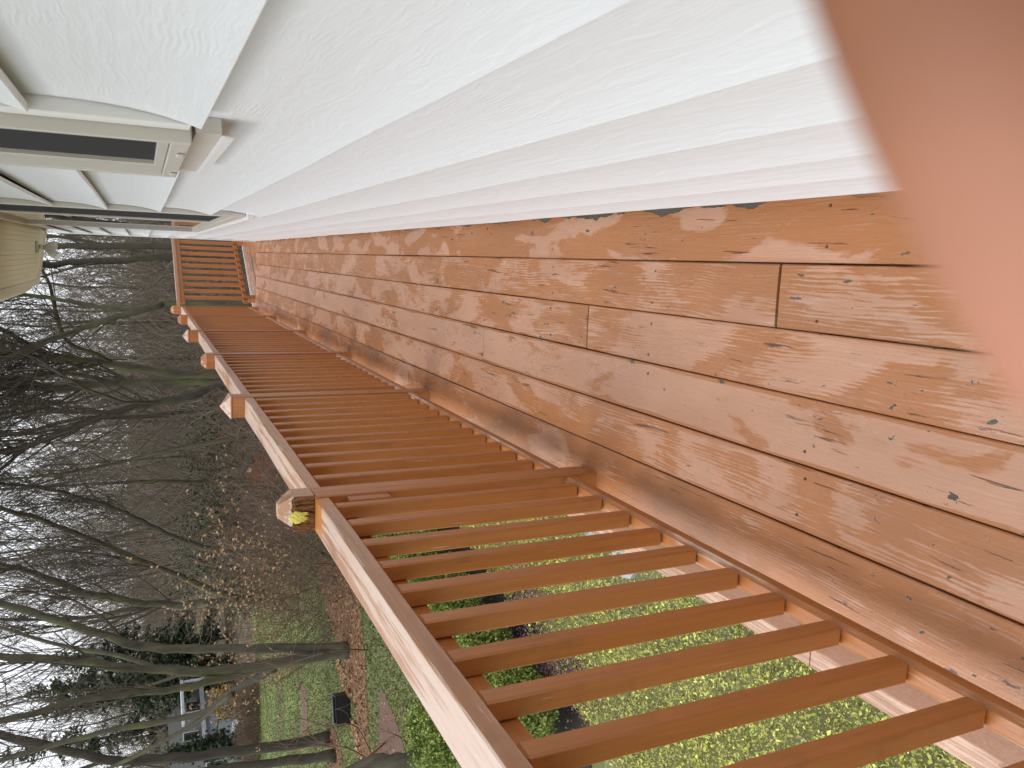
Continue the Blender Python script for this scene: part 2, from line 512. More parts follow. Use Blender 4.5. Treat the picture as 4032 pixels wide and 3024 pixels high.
def screen_mat():
    n = N('insect_screen')
    p = n.pos()
    g = n.math('MAXIMUM', n.wave(p, 230, 0, 0, 1, 'Y'), n.wave(p, 230, 0, 0, 1, 'Z'))
    n.set(color=n.mix(n.ramp(g, .6, .9), (.015, .015, .016), (.05, .05, .052)), rough=.7, spec=.12)
    return n.m


M['screen'] = screen_mat()


def bark_mat(name, dark, light, moss, mossamt):
    n = N(name)
    p = n.pos()
    f = n.noise(n.mapv(p, (9, 9, 1.6)), 1.5, 5, .65)
    c = n.mix(f, dark, light)
    nz = n.sep(n.normal(), 0)
    mm = n.math('ADD', n.noise(n.mapv(p, (2, 2, .7)), 1.2, 4, .6), n.math('MULTIPLY', nz, -.08))
    c = n.mix(n.math('MULTIPLY', n.ramp(mm, .62-.3*mossamt, .80-.3*mossamt), .75), c, moss)
    n.set(color=c, rough=.85, spec=.2, normal=n.bump(f, .5, .02))
    return n.m


M['bark'] = bark_mat('lichened_bark', (.028, .024, .017), (.175, .155, .112), (.155, .16, .066), .5)
M['bark_dark'] = bark_mat('wet_dark_bark', (.026, .022, .018), (.125, .108, .086), (.10, .105, .048), .35)
M['twig'] = simple('bare_twigs', (.105, .085, .066), .8, .2, .4, 3)
M['twig_grey'] = simple('grey_brown_twigs', (.185, .152, .115), .85, .2, .5, .5)
M['bramble'] = simple('bramble_stems', (.17, .115, .08), .8, .2, .4, 2)
M['tanleaf'] = simple('dry_tan_leaves', (.42, .27, .145), .7, .3, .35, 9)
M['litter'] = simple('fallen_leaves', (.30, .185, .10), .75, .3, .5, 11)
M['chips'] = simple('wood_chips', (.42, .25, .13), .75, .3, .4, 17)
M['mulch'] = simple('brown_mulch', (.15, .078, .040), .9, .2, .8, 9, .9, 45)
M['dirt'] = simple('bare_soil_path', (.135, .080, .058), .9, .2, .3, 16, .6, 60)
M['blackplastic'] = simple('black_plastic', (.008, .008, .009), .4, .4)
M['blueplastic'] = simple('grey_liner', (.16, .19, .23), .5, .4)
M['orange'] = simple('orange_pole', (.50, .16, .04), .5, .4)
M['rust'] = simple('rust_red_boards', (.40, .12, .045), .7, .3, .35, 12, .4, 40)


def leaf_mat(name, a, b, c=None, scale=1.5, spec=.35, rough=.5):
    n = N(name)
    p = n.pos()
    f = n.math('ADD', n.math('MULTIPLY', n.noise(p, scale, 3), .62), n.math('MULTIPLY', n.island(), .38))
    stops = [(.3, a), (.68, b)] if c is None else [(.28, a), (.48, b), (.68, c)]
    n.set(color=n.colramp(f, stops), rough=rough, spec=spec)
    return n.m


M['cedar'] = leaf_mat('arborvitae_sprays', (.075, .115, .026), (.22, .29, .068), (.44, .47, .14), 4, .15, .75)
M['spruce'] = leaf_mat('dark_spruce_needles', (.022, .036, .018), (.065, .090, .042), None, 1.2)
M['shrubleaf'] = leaf_mat('evergreen_shrub_leaves', (.022, .042, .012), (.065, .10, .028), None, 1.5)
M['cover'] = leaf_mat('ground_cover_leaves', (.30, .27, .15), (.46, .49, .13), (.76, .74, .19), 1.8, .12, .8)
M['heath'] = leaf_mat('pink_heather', (.16, .07, .09), (.34, .17, .22), None, 6)
M['grass'] = leaf_mat('grass_blades', (.13, .125, .062), (.165, .185, .068), (.23, .27, .088), .7, .15, .8)
M['goldbush'] = leaf_mat('golden_bush', (.22, .12, .02), (.46, .28, .05), None, 1.5)


def ground_mat():
    n = N('lawn_and_woodland_floor')
    p = n.pos()
    x, y = n.sep(p, 0), n.sep(p, 1)
    g = n.colramp(n.noise(p, .55, 5, .6), [(.25, (.11, .135, .045)), (.5, (.175, .225, .06)), (.75, (.245, .32, .085))])
    g = n.mix(n.math('MULTIPLY', n.ramp(n.noise(n.mapv(p, (.35, .6, 1), (5, 3, 0)), 1, 4), .5, .68), .7), g, (.10, .085, .045))
    g = n.mix(n.ramp(n.noise(p, 55, 2), .35, .7), n.mix(.5, g, (.02, .03, .008)), g)
    # wet trampled lawn nearer the house is duller
    near = n.math('MULTIPLY', n.math('SUBTRACT', 1.0, n.ramp(y, 17, 23)), .45)
    g = n.mix(near, g, (.12, .12, .055))
    wood = n.mix(n.ramp(n.noise(p, 1.6, 6, .7), .35, .65), (.030, .025, .015), (.14, .105, .062))
    edge = n.math('ADD', n.math('ADD', x, n.math('MULTIPLY', y, .45)), n.math('MULTIPLY', n.noise(p, .3, 3), 2.5))
    wmask = n.math('MAXIMUM', n.ramp(n.math('ADD', y, n.math('MULTIPLY', n.noise(p, .3, 3), 3)), 34, 36), n.math('MULTIPLY', n.ramp(edge, .3, 2.2), n.ramp(y, 14, 16)))
    col = n.mix(wmask, g, wood)
    n.set(color=col, rough=.85, spec=.25, normal=n.bump(n.noise(p, 30, 4), .5, .04))
    return n.m


M['ground'] = ground_mat()
M['shade_soil'] = simple('soil_painted_as_shade', (.020, .016, .012), .8, .3, .4, 9, .6, 40)  # near-black: deep shade is painted into this soil colour
M['bedsoil'] = simple('leafy_bed_soil', (.17, .165, .075), .85, .2, .5, 9, .8, 60)
M['hill'] = simple('wooded_hillside', (.085, .068, .052), .9, .1, .4, .25, .4, 2)

# ------------------------------------------------------------------ ground and terrain
GZ = -2.6


def ground_z(x, y):
    t = np.clip((y-34)/70, 0, 1)
    rise = (t*t*(3-2*t))*4.0
    far = np.clip((y-45)/40, 0, 1)
    roll = 1.3*np.sin(x*.11+y*.05)+.9*np.sin(x*.27-y*.09+1)+.6*np.sin(x*.53+y*.21)
    return GZ + rise + roll*far


gx = np.concatenate([np.linspace(-700, -60, 14), np.linspace(-55, 30, 60), np.linspace(40, 700, 14)])
gy = np.concatenate([np.linspace(-300, -12, 8), np.linspace(-8, 120, 90), np.linspace(135, 900, 16)])
GX, GY = np.meshgrid(gx, gy)
GZs = ground_z(GX, GY)
gv = np.stack([GX.ravel(), GY.ravel(), GZs.ravel()], 1)
nx, ny = len(gx), len(gy)
ii, jj = np.meshgrid(np.arange(nx-1), np.arange(ny-1))
a0 = (jj*nx+ii).ravel()
gf = np.stack([a0, a0+1, a0+nx+1, a0+nx], 1)
tag(link('ground', mesh_np('ground', gv, gf, True), M['ground']), kind='structure')


BEDS = []


def outside_beds(x, y):
    keep = np.ones(len(x), bool)
    for P in BEDS:
        ins = np.zeros(len(x), bool)
        for i in range(len(P)):
            x1, y1 = P[i][:2]; x2, y2 = P[i-1][:2]
            c = ((y1 > y) != (y2 > y)) & (x < (x2-x1)*(y-y1)/(y2-y1+1e-12)+x1)
            ins ^= c
        keep &= ~ins
    return keep


def sheet(name, px, z, mat, thick=.05):
    """flat bed with the outline traced on the ground, given as photograph pixels"""
    pts = [atz(x, y, z) for x, y in px]
    # soften the outline
    out = []
    for i in range(len(pts)):
        p, q = pts[i], pts[(i+1) % len(pts)]
        out += [p*.75+q*.25, p*.25+q*.75]
    BEDS.append(out)
    m = MB(); m.prism(out, (0, 0, -thick), (0, 0, 0))
    return tag(m.build(name, mat), kind='structure')


sheet('mulch_bed', [(1235, 2200), (1395, 2200), (1430, 2480), (1440, 2650), (1446, 2780), (1462, 3080), (1430, 3080), (1404, 2830), (1388, 2740), (1362, 2680), (1338, 2560), (1290, 2420)], GZ+.012, M['mulch'])
sheet('mulch_ring', [(1282, 2880), (1300, 2850), (1322, 2880), (1345, 2960), (1350, 3060), (1300, 3060)], GZ+.014, M['mulch'])
sheet('dirt_path', [(1494, 2690), (1527, 2762), (1562, 2847), (1594, 2955), (1610, 3060), (1484, 3060), (1494, 2816)], GZ+.010, M['dirt'])
sheet('worn_dirt_strip', [(1180, 2700), (1204, 2700), (1212, 2800), (1206, 2900), (1186, 2900), (1190, 2800)], GZ+.010, M['dirt'])
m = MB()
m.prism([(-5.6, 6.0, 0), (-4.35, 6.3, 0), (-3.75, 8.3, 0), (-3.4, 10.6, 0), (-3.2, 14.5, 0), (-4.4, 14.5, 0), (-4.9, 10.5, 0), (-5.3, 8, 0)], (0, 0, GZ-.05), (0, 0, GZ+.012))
tag(m.build('hedge_painted_shade', M['shade_soil']), kind='structure')  # dark sheet that paints the deep shade beneath the hedge shrubs
m = MB()
m.prism([(-5.4, -2, 0), (.17, -2, 0), (.17, 12, 0), (-3.0, 12, 0), (-3.6, 8.2, 0), (-4.2, 6.1, 0), (-5.4, 5.7, 0)], (0, 0, GZ-.05), (0, 0, GZ+.008))
tag(m.build('planting_bed', M['bedsoil']), kind='structure')

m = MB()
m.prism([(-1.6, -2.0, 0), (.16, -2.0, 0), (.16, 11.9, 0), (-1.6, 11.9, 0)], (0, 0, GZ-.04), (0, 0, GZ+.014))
tag(m.build('painted_shade_under_deck', M['shade_soil']), kind='structure')  # added dark sheet: paints under-deck shade so the board gaps read black

# ------------------------------------------------------------------ deck
WALLX = .168
deck = empty('wooden_deck', (-.3, 5, 0))
tag(deck, 'long narrow wooden deck with wet flaking orange-brown paint beside the white wall', 'deck')
PITCH = .1437
rows = []
lines = [.1715, .026, -.119, -.262, -.411, -.556, -.700, -.846]
joints = {0: [-.9, 8.6], 1: [1.393, 6.40], 2: [-.6, 2.234, 7.275], 3: [3.096, 8.2], 4: [-.3, 8.97], 5: [.2, 5.565], 6: [1.2, 4.8, 8.4]}
END = [10.46, 10.49, 10.52, 10.56, 10.61, 10.66, 10.70]
GAP = .0034
for r in range(7):
    x1, x0 = lines[r], lines[r+1]
    js = [-2.0]+joints[r]+[END[r]]
    for k in range(len(js)-1):
        wide = lambda v: .0038 if v in (1.393, 2.234) else .0010
        ya, yb = js[k]+wide(js[k]), js[k+1]-wide(js[k+1])
        dz = random.uniform(-.0012, .0012)
        # each plank is slightly crowned and has eased edges
        n = max(2, int((yb-ya)/.6)); mb = MB()
        prof = [(x0+GAP/2, -.038), (x0+GAP/2, -.003), (x0+GAP/2+.0026, -.0003), ((x0+x1)/2, .0008), (x1-GAP/2-.0026, -.0003), (x1-GAP/2, -.003), (x1-GAP/2, -.038)]
        vs, fs = [], []
        L = len(prof)
        for i in range(n+1):
            y = ya+(yb-ya)*i/n
            w = .0008*math.sin(y*2.1+r*1.7)
            for (px_, pz) in prof:
                vs.append((px_+w, y, pz+dz))
        for i in range(n):
            for j in range(L):
                fs.append((i*L+j, i*L+(j+1) % L, (i+1)*L+(j+1) % L, (i+1)*L+j))
        fs += [tuple(range(L)), tuple(n*L+j for j in range(L))[::-1]]
        mb.add(vs, fs)
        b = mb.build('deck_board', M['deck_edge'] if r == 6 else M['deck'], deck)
        b.data.attributes.new('across', 'FLOAT', 'POINT').data.foreach_set('value', [[1, 1, .97, .5, .03, 0, 0][v % 7] for v in range(len(b.data.vertices))])
        b.color = [(.44, .35, .12, .25), (.42, .25, 1.0, .3), (.54, .4, .75, .3), (.72, 1, .2, .2), (.46, .8, .8, .35), (.33, .5, .5, .85), (.45, .2, .5, .5)][r]
# wedge of boards that fills the slanted far end of the deck
e0, e1 = np.array([-.80, 10.74, 0]), np.array([.30, 12.35, 0])
ed = (e1-e0)/np.linalg.norm(e1-e0); en = np.array([ed[1], -ed[0], 0])
for i in range(3):
    off0, off1 = .004+.142*i, .142*(i+1)
    s0, s1 = (.02, 1.9), None
    A = e0+en*off0; B = e0+en*off1
    def cut(P):
        pts = []
        ta = max(.0, (10.48+.10*(.17-P[0])-P[1])/ed[1]) if P[1] < 10.48 else 0
        tb = (.42-P[0])/ed[0]
        return P+ed*max(ta, 0), P+ed*tb
    a_, b_ = cut(A); c_, d_ = cut(B)
    mb = MB(); mb.prism([a_, b_, d_, c_], (0, 0, -.038), (0, 0, -.001-.0008*i))
    mb.build('deck_board', M['deck'], deck)
mb = MB(); mb.prism([(.16, 10.5, 0), (-.55, 10.58, 0), (-.40, 10.72, 0), (.40, 11.9, 0), (.42, 10.5, 0)], (0, 0, -.05), (0, 0, -.012))
mb.build('deck_board', M['deck'], deck)
# structure under the boards
for y in np.arange(-1.8, 10.5, .61):
    box_obj('joist', M['rail_y'], deck, -.83, .16, y, y+.038, -.23, -.0405)
box_obj('rim_board', M['rail_y'], deck, -.838, -.80, -2.0, 10.70, -.24, -.0415, .003)
mb = MB(); q0, q1 = e0-en*.02, e1-en*.02
mb.prism([q0, q1, q1-en*.035, q0-en*.035], (0, 0, -.20), (0, 0, -.008)); mb.build('end_rim_board', M['whitewood'], deck)
for y in (.3, 3.8, 7.2, 10.4):
    box_obj('support_post', M['post'], deck, -.82, -.72, y, y+.1, GZ-.1, -.245)
# nail heads, two for every joist crossing of the nearer boards
nm = MB(); nm.tube([(0, 0, -.003), (0, 0, .0006)], .0034, 7); nail_me = nm.mesh('nail_head'); nail_me.materials.append(M['nail'])
for y in np.arange(.64, 4.2, .61):
    for r in range(6):
        for fx in (.2, .8):
            if random.random() < .5:
                x = lines[r+1]+(lines[r]-lines[r+1])*fx+random.uniform(-.006, .006)
                link('nail_head', nail_me, None, deck, (x, y+.02+random.uniform(-.008, .008), .0006))

# ------------------------------------------------------------------ long railing
RX0, RX1 = -.742, -.650                       # handrail
POSTY = [.455, 2.126, 3.777, 5.444, 7.121, 8.877, 10.358]
railing = empty('deck_railing', (-.69, 5.4, 0))
tag(railing, 'long orange-brown wooden railing with square balusters along the open side of the deck', 'railing')
PW = .094
PX1, PX0 = -.646, -.742


def chamfer_top(x0, x1, y0, y1, z0, zs, zt, ch):
    """square post whose top edges are cut off"""
    mb = MB()
    vs = [(x0, y0, z0), (x1, y0, z0), (x1, y1, z0), (x0, y1, z0), (x0, y0, zs), (x1, y0, zs), (x1, y1, zs), (x0, y1, zs),
          (x0+ch, y0+ch, zt), (x1-ch, y0+ch, zt), (x1-ch, y1-ch, zt), (x0+ch, y1-ch, zt)]
    mb.add(vs, [(3, 2, 1, 0), (0, 1, 5, 4), (1, 2, 6, 5), (2, 3, 7, 6), (3, 0, 4, 7), (4, 5, 9, 8), (5, 6, 10, 9), (6, 7, 11, 10), (7, 4, 8, 11), (8, 9, 10, 11)])
    return mb


for i, y in enumerate(POSTY):
    x0, x1, y0, y1 = PX0, PX1, y, y+PW
    if i in (2, 4):                           # posts with pyramid caps
        zt = .945 if i == 2 else .962
        mb = MB(); mb.box(x0, x1, y0, y1, -.23, zt, .003)
        p = mb.build('post', M['post'], railing)
        mb = MB(); mb.box(x0-.004, x1+.004, y0-.004, y1+.004, zt, zt+.007, .001)
        cx, cy = (x0+x1)/2, (y0+y1)/2
        mb.add([(x0-.003, y0-.003, zt+.007), (x1+.003, y0-.003, zt+.007), (x1+.003, y1+.003, zt+.007), (x0-.003, y1+.003, zt+.007), (cx, cy, zt+.050)],
               [(0, 1, 4), (1, 2, 4), (2, 3, 4), (3, 0, 4), (3, 2, 1, 0)])
        tag(mb.build('post_cap', M['hand'], p), 'pale pyramid cap')
    elif i == 1:                              # the rotten post: sound shaft below, crumbling top above the rail
        mb = MB(); mb.box(x0, x1, y0, y1, -.23, .888, .003)
        p = mb.build('post', M['post'], railing)
        # sound painted skin of the top on the deck side and back
        mb = chamfer_top(x0+.006, x1, y0+.016, y1, .889, .943, .982, .026)
        mb.build('post_top', M['post_top'], p)
        # crumbling camera-side face: vertical fibres, a split and missing lumps
        nxg, nzg = 34, 20
        vs, fs = [], []
        col_off = rng.normal(0, .0016, nxg+1)
        for a in range(nzg+1):
            for b_ in range(nxg+1):
                u, w = b_/nxg, a/nzg
                split = .011*math.exp(-((u-.52-.06*math.sin(w*4))/.03)**2)+.006*math.exp(-((u-.80)/.025)**2)*(w < .7)
                hollow = .007*math.exp(-((u-.33)/.12)**2-((w-.75)/.3)**2)
                yy = y0+.003+abs(col_off[b_])*1.6+split+hollow+.0012*rng.random()
                top = .0+.006*math.sin(u*7+1)*math.sin(u*17)
                vs.append((x0+.001+(x1-x0-.002)*u, yy+.004*(w > .9), .889+w*(.058+top)))
        W = nxg+1
        for a in range(nzg):
            for b_ in range(nxg):
                fs.append((a*W+b_, a*W+b_+1, (a+1)*W+b_+1, (a+1)*W+b_))
        base = len(vs)
        for a in range(nzg+1):                # closed back so that it has real thickness
            for b_ in (0, nxg):
                vs.append((x0+.001+(x1-x0-.002)*b_/nxg, y0+.03, .889+a/nzg*.056))
        for a in range(nzg):
            fs.append((base+2*a, a*W, (a+1)*W, base+2*a+2)); fs.append((a*W+nxg, base+2*a+1, base+2*a+3, (a+1)*W+nxg))
        fs.append(tuple(nzg*W+b_ for b_ in range(W))+(base+2*nzg+1, base+2*nzg))
        mb = MB(); mb.add(vs, fs)
        tag(mb.build('rotten_face', M['rot'], p), 'crumbling rotten wood face of the post top')
        # yellow slime mould / fungus on the rotten face
        fc = np.array([-.701, 2.126, .937])
        import bmesh
        bm = bmesh.new(); bmesh.ops.create_icosphere(bm, subdivisions=4, radius=1)
        for v in bm.verts:
            c = v.co
            ang = math.atan2(c.z, c.x)
            lobes = 1+.07*math.sin(ang*4+1)+.05*math.sin(ang*9)+.04*math.sin(ang*23)
            v.co = Vector((c.x*.0170*lobes, c.y*.0060*(1+.3*math.sin(c.x*9)*math.cos(c.z*8)), c.z*.0195*lobes))
        for k in range(6):                    # fingers running down the wood
            tt = bmesh.ops.create_icosphere(bm, subdivisions=2, radius=1)
            for v in tt['verts']:
                c = v.co.copy()
                v.co = Vector((c.x*.0022+(-.011+.0045*k), c.y*.003, c.z*(.006+.003*((k*7) % 3))-.017-.003*((k*5) % 3)))
        me = bpy.data.meshes.new('fungus'); bm.to_mesh(me); bm.free()
        for pp in me.polygons: pp.use_smooth = True
        fo = link('yellow_fungus', me, M['fungus'], None, tuple(fc+np.array([0, .004, 0])))
        tag(fo, 'bright yellow fungus growing on the rotten top of the nearest railing post', 'fungus')
    else:
        zt = {0: .945, 3: .940, 5: .950, 6: .972}[i]
        chamfer_top(x0, x1, y0, y1, -.23, zt, zt+.03, .024).build('post', M['post'], railing)

BX1 = -.652; BS = .038
bme = MB(); bme.box(-BS/2, BS/2, -BS/2, BS/2, .1222, .851, .0038)
bal_me = bme.mesh('baluster'); bal_me.materials.append(M['balu'])
bme = MB(); bme.box(-BS/2, BS/2, -BS/2, BS/2, .121, .789, .0022)
bays = [(POSTY[i]+PW, POSTY[i+1]) for i in range(6)]
for i, (ya, yb) in enumerate(bays):
    mb = MB()                                  # handrail laid flat, worn front edge
    n = 24; prof = [(RX0, .8535), (RX1, .8535), (RX1, .886), (RX1-.003, .8895), (RX0+.003, .8895), (RX0, .886)]
    vs, fs = [], []
    for k in range(n+1):
        y = ya+.001+(yb-ya-.002)*k/n
        for j, (px_, pz) in enumerate(prof):
            w = .0012*math.sin(7*y+j)+.0012*rng.standard_normal()*(j in (2, 3))*(i in (1, 2))
            vs.append((px_+w, y, pz+.0008*math.sin(5*y+2*j)))
    L = len(prof)
    for k in range(n):
        for j in range(L):
            fs.append((k*L+j, k*L+(j+1) % L, (k+1)*L+(j+1) % L, (k+1)*L+j))
    fs += [tuple(range(L)), tuple(n*L+j for j in range(L))[::-1]]
    mb.add(vs, fs); mb.build('handrail', M['hand'], railing)
    box_obj('bottom_rail', M['bottom_rail'], railing, -.6925, -.6475, ya+.001, yb-.001, .076, .1205, .010)
    box_obj('sub_rail', M['rail_y'], railing, -.728, -.692, ya+.001+(0.0), yb-.001-(.07 if i == 0 else 0), .79, .8525, .003)
    if i == 0:
        ys = [2.049-.1446*k for k in range(11)]
        ys = [y for y in ys if y > ya+.05]
    else:
        nb = 11
        step = (yb-ya)/(nb+.35)
        ys = [yb-.052-step*k for k in range(nb)]
    for y in ys:
        o = link('baluster', bal_me, None, railing, (BX1-BS/2+random.uniform(-.0015, .0015), y+random.uniform(-.002, .002), 0))
        o.rotation_euler = (random.uniform(-.004, .004), random.uniform(-.003, .003), random.uniform(-.03, .03))
box_obj('support_block', M['balu'], railing, -.690, -.651, 2.085, 2.1255, .685, .805, .003)

# ------------------------------------------------------------------ slanted end railing
P0 = np.array([-.66, 10.50, 0]); P1 = np.array([.32, 12.18, 0])
endr = empty('end_railing', tuple(P0))
tag(endr, 'short slanted orange-brown wooden railing closing the far end of the deck', 'railing')
d = (P1-P0); LN = np.linalg.norm(d); d /= LN; nn = np.array([d[1], -d[0], 0])


def slat(name, mat, t0, t1, w0, w1, z0, z1):
    mb = MB()
    mb.prism([P0+d*t0+nn*w0, P0+d*t1+nn*w0, P0+d*t1+nn*w1, P0+d*t0+nn*w1], (0, 0, z0), (0, 0, z1))
    return mb.build(name, mat, endr)


slat('handrail', M['hand'], .07, LN-.05, -.045, .045, .888, .925)
slat('top_rail', M['endrail'], .07, LN-.05, -.012, .024, .835, .887)
slat('bottom_rail', M['endrail'], .07, LN-.05, .003, .041, .105, .150)
slat('post', M['post'], LN-.05, LN+.045, -.046, .046, -.2, .975)
slat('post', M['post'], .20, .28, -.06, .002, -.2, .104)
slat('post', M['post'], LN-.3, LN-.22, -.06, .002, -.2, .104)
nb = 12
for k in range(nb):
    t = .14+(LN-.28)*k/(nb-1)
    slat('baluster', M['balu'], t-.019, t+.019, .026, .060, .1, .83)

# ------------------------------------------------------------------ house
house = empty('white_house', (WALLX, 5, 0))
tag(house, 'house wall of wide white embossed lap siding with cream eaves beside the deck', 'house')
CORNER = 10.38
REV = .1955
Z0 = .050
W1 = dict(y0=1.200, y1=1.750, z0=1.230, z1=2.10)
W2 = dict(y0=3.70, y1=6.95, z0=.885, z1=2.10)
SOFZ = 2.2


def siding_board(y0, y1, zb, first=False):
    """one lap board: bottom edge stands proud, top is tucked under the next one"""
    xb, xt = WALLX-.009, WALLX+.0135
    zt = min(zb+REV+.012, SOFZ-.004)
    mb = MB()
    # the board is nailed under the next one and flares out towards its lower edge
    face = [(xt-(xt-xb)*(1-t)**3.1, zb+.0015+(zt-zb-.0015)*t) for t in (1, .85, .7, .56, .43, .31, .2, .1, .03, 0)]
    prof = [(xb+.0012, zb), (xb+.010, zb), (xt+.0085, zt)]+face
    n = max(1, int((y1-y0)/.35)); vs, fs = [], []
    L = len(prof)
    for i in range(n+1):
        y = y0+(y1-y0)*i/n
        bow = .0011*math.sin(y*3.3+zb*17)+.0007*math.sin(y*7.9+zb*5)
        for j, (px_, pz) in enumerate(prof):
            vs.append((px_+bow*(.2 if j in (1, 2) else 1), y, pz+.0008*math.sin(y*2+zb*9)))
    for i in range(n):
        for j in range(L):
            fs.append((i*L+j, i*L+(j+1) % L, (i+1)*L+(j+1) % L, (i+1)*L+j))
    fs += [tuple(range(L)), tuple(n*L+j for j in range(L))[::-1]]
    mb.add(vs, fs)
    return mb.build('siding_board', M['siding'], house)


zb = Z0; c = 0
while zb < SOFZ-.02:
    # stretches of wall free of windows at this height
    spans = [(-2.5, CORNER)]
    for w, mrg in ((W1, .046), (W2, .006)):
        if zb+REV > w['z0'] and zb < w['z1']:
            new = []
            for a, b in spans:
                if w['y0'] > a and w['y1'] < b:
                    new += [(a, w['y0']-mrg), (w['y1']+mrg, b)]
                else:
                    new.append((a, b))
            spans = new
    jo = [(3.9*k+1.37*c) % 11.7 - .8 for k in range(3)]
    jo = sorted(j for j in ([4.3, 8.0] if c % 3 == 0 else [2.9, 6.55, 9.6] if c % 3 == 1 else [3.4, 7.3]))
    for a, b in spans:
        cuts = [a]+[j for j in jo if a+.4 < j < b-.4]+[b]
        for k in range(len(cuts)-1):
            siding_board(cuts[k]+.0007, cuts[k+1]-.0007, zb)
    zb += REV; c += 1
# wall body with real openings, split round the windows
xs0, xs1 = WALLX+.024, WALLX+.14
for (y0, y1, z0, z1) in [(-2.5, W1['y0']-.012, -.3, SOFZ+.1), (W1['y0']-.012, W1['y1']+.012, -.3, W1['z0']-.03), (W1['y0']-.012, W1['y1']+.012, W1['z1'], SOFZ+.1),
                         (W1['y1']+.012, W2['y0']-.012, -.3, SOFZ+.1), (W2['y0']-.012, W2['y1']+.012, -.3, W2['z0']-.03), (W2['y0']-.012, W2['y1']+.012, W2['z1'], SOFZ+.1),
                         (W2['y1']+.012, CORNER, -.3, SOFZ+.1)]:
    box_obj('wall_sheathing', M['sheath'], house, xs0, xs1, y0+.0005, y1-.0005, z0, z1)
box_obj('foundation_wall', M['concrete'], house, WALLX+.02, WALLX+.3, -2.5, CORNER, GZ-.2, -.31)
box_obj('base_gap', M['dark_seal'], house, WALLX+.004, WALLX+.018, -2.5, CORNER-.02, -.03, Z0+.004)
mb = MB(); mb.prism([(WALLX+.02, CORNER+.01, 0), (WALLX+4, CORNER+2.2, 0), (WALLX+4, CORNER+2.0, 0), (WALLX+.15, CORNER-.1, 0)], (0, 0, GZ), (0, 0, SOFZ+.1))
mb.build('end_wall', M['siding'], house)
mb = MB(); mb.box(WALLX-.014, WALLX+.10, CORNER-.045, CORNER+.012, .02, SOFZ-.002, .002)
mb.build('corner_board', M['trim'], house)
# back and inside of the house so that it is a closed volume
box_obj('back_wall', M['trim'], house, WALLX+4, WALLX+4.15, -2.5, CORNER+2.2, GZ, SOFZ+.1)
box_obj('near_end_wall', M['siding'], house, WALLX+.01, WALLX+4.15, -2.65, -2.502, GZ, SOFZ+.1)
box_obj('interior_floor', M['sheath'], house, WALLX+.15, WALLX+3.99, -2.49, CORNER, -.3, -.2)
# eaves: ribbed soffit, gutter and roof
sofL = -.305
mb = MB()
nr = 12
for k in range(nr):                            # narrow V-groove planks running along the eave
    xa = sofL+(WALLX-.012-sofL)*k/nr; xb_ = sofL+(WALLX-.012-sofL)*(k+1)/nr-.0012
    ea = 8.75+(xa-sofL)/(WALLX-sofL)*1.0; eb = 8.75+(xb_-sofL)/(WALLX-sofL)*1.0
    m2 = MB(); m2.prism([(xa, -2.6, 0), (xb_, -2.6, 0), (xb_, eb, 0), (xa, ea, 0)], (0, 0, SOFZ), (0, 0, SOFZ+.014))
    m2.build('soffit_panel', M['soffit'], house)
mb = MB(); mb.prism([(sofL, -2.6, 0), (WALLX+.2, -2.6, 0), (WALLX+.2, 9.75, 0), (sofL, 8.75, 0)], (0, 0, SOFZ+.0145), (0, 0, SOFZ+.05)); mb.build('soffit_backing', M['soffit'], house)
mb = MB(); mb.prism([(sofL-.003, -2.62, 0), (sofL-.003, 8.77, 0), (WALLX+.1, 9.85, 0), (WALLX+.1, 9.92, 0), (sofL-.05, 8.80, 0), (sofL-.05, -2.62, 0)], (0, 0, SOFZ-.012), (0, 0, SOFZ+.16)); mb.build('fascia', M['gutter'], house)
mb = MB()
gp = [(-.356, SOFZ+.055), (-.40, SOFZ+.055), (-.435, SOFZ+.10), (-.435, SOFZ+.17), (-.428, SOFZ+.17), (-.428, SOFZ+.104), (-.397, SOFZ+.063), (-.356, SOFZ+.063)]
mb.prism([(x, -2.62, z) for x, z in gp], (0, 0, 0), (0, 11.40, 0)); mb.build('gutter', M['gutter'], house)
mb = MB(); mb.prism([(-.36, -2.7, SOFZ+.165), (2.3, -2.7, SOFZ+1.4), (4.6, -2.7, SOFZ+.2), (4.6, -2.7, SOFZ+.16), (2.3, -2.7, SOFZ+1.34), (-.36, -2.7, SOFZ+.14)][::1], (0, 0, 0), (0, 11.6, 0)); mb.build('roof', M['roof'], house)


def part_box(name, mat, parent, y0, y1, x0, x1, z0, z1, bev=.0015):
    return box_obj(name, mat, parent, x0, x1, y0, y1, z0, z1, bev)


# near window: cream aluminium frame, dark insect screen, deep sill with white drip flashing
wroot = MB()
y0, y1, z0, z1 = W1['y0'], W1['y1'], W1['z0'], W1['z1']
fo, fi = WALLX-.024, WALLX+.03
wroot.box(fo, fi, y0, y0+.010, z0+.004, z1, .0015); wroot.box(fo, fi, y1-.022, y1, z0+.004, z1, .002)
wroot.box(fo, fi, y0+.0105, y1-.0225, z0+.004, z0+.030, .002); wroot.box(fo, fi, y0+.0105, y1-.0225, z1-.034, z1, .002)
win = wroot.build('window', M['alu'], house)
part_box('screen_frame', M['alu'], win, y0+.0107, y0+.020, fo+.0025, fo+.012, z0+.031, z1-.036)
part_box('screen_frame', M['alu'], win, y1-.20, y1-.024, fo+.0025, fo+.012, z0+.031, z1-.036)
part_box('screen_frame', M['alu'], win, y0+.0205, y1-.2005, fo+.0027, fo+.0122, z0+.031, z0+.046)
part_box('insect_screen', M['screen'], win, y0+.019, y1-.199, fo+.0105, fo+.0118, z0+.045, z1-.036, 0)
part_box('pane', M['glass'], win, y0+.01, y1-.02, fo+.036, fo+.040, z0+.03, z1-.034, 0)
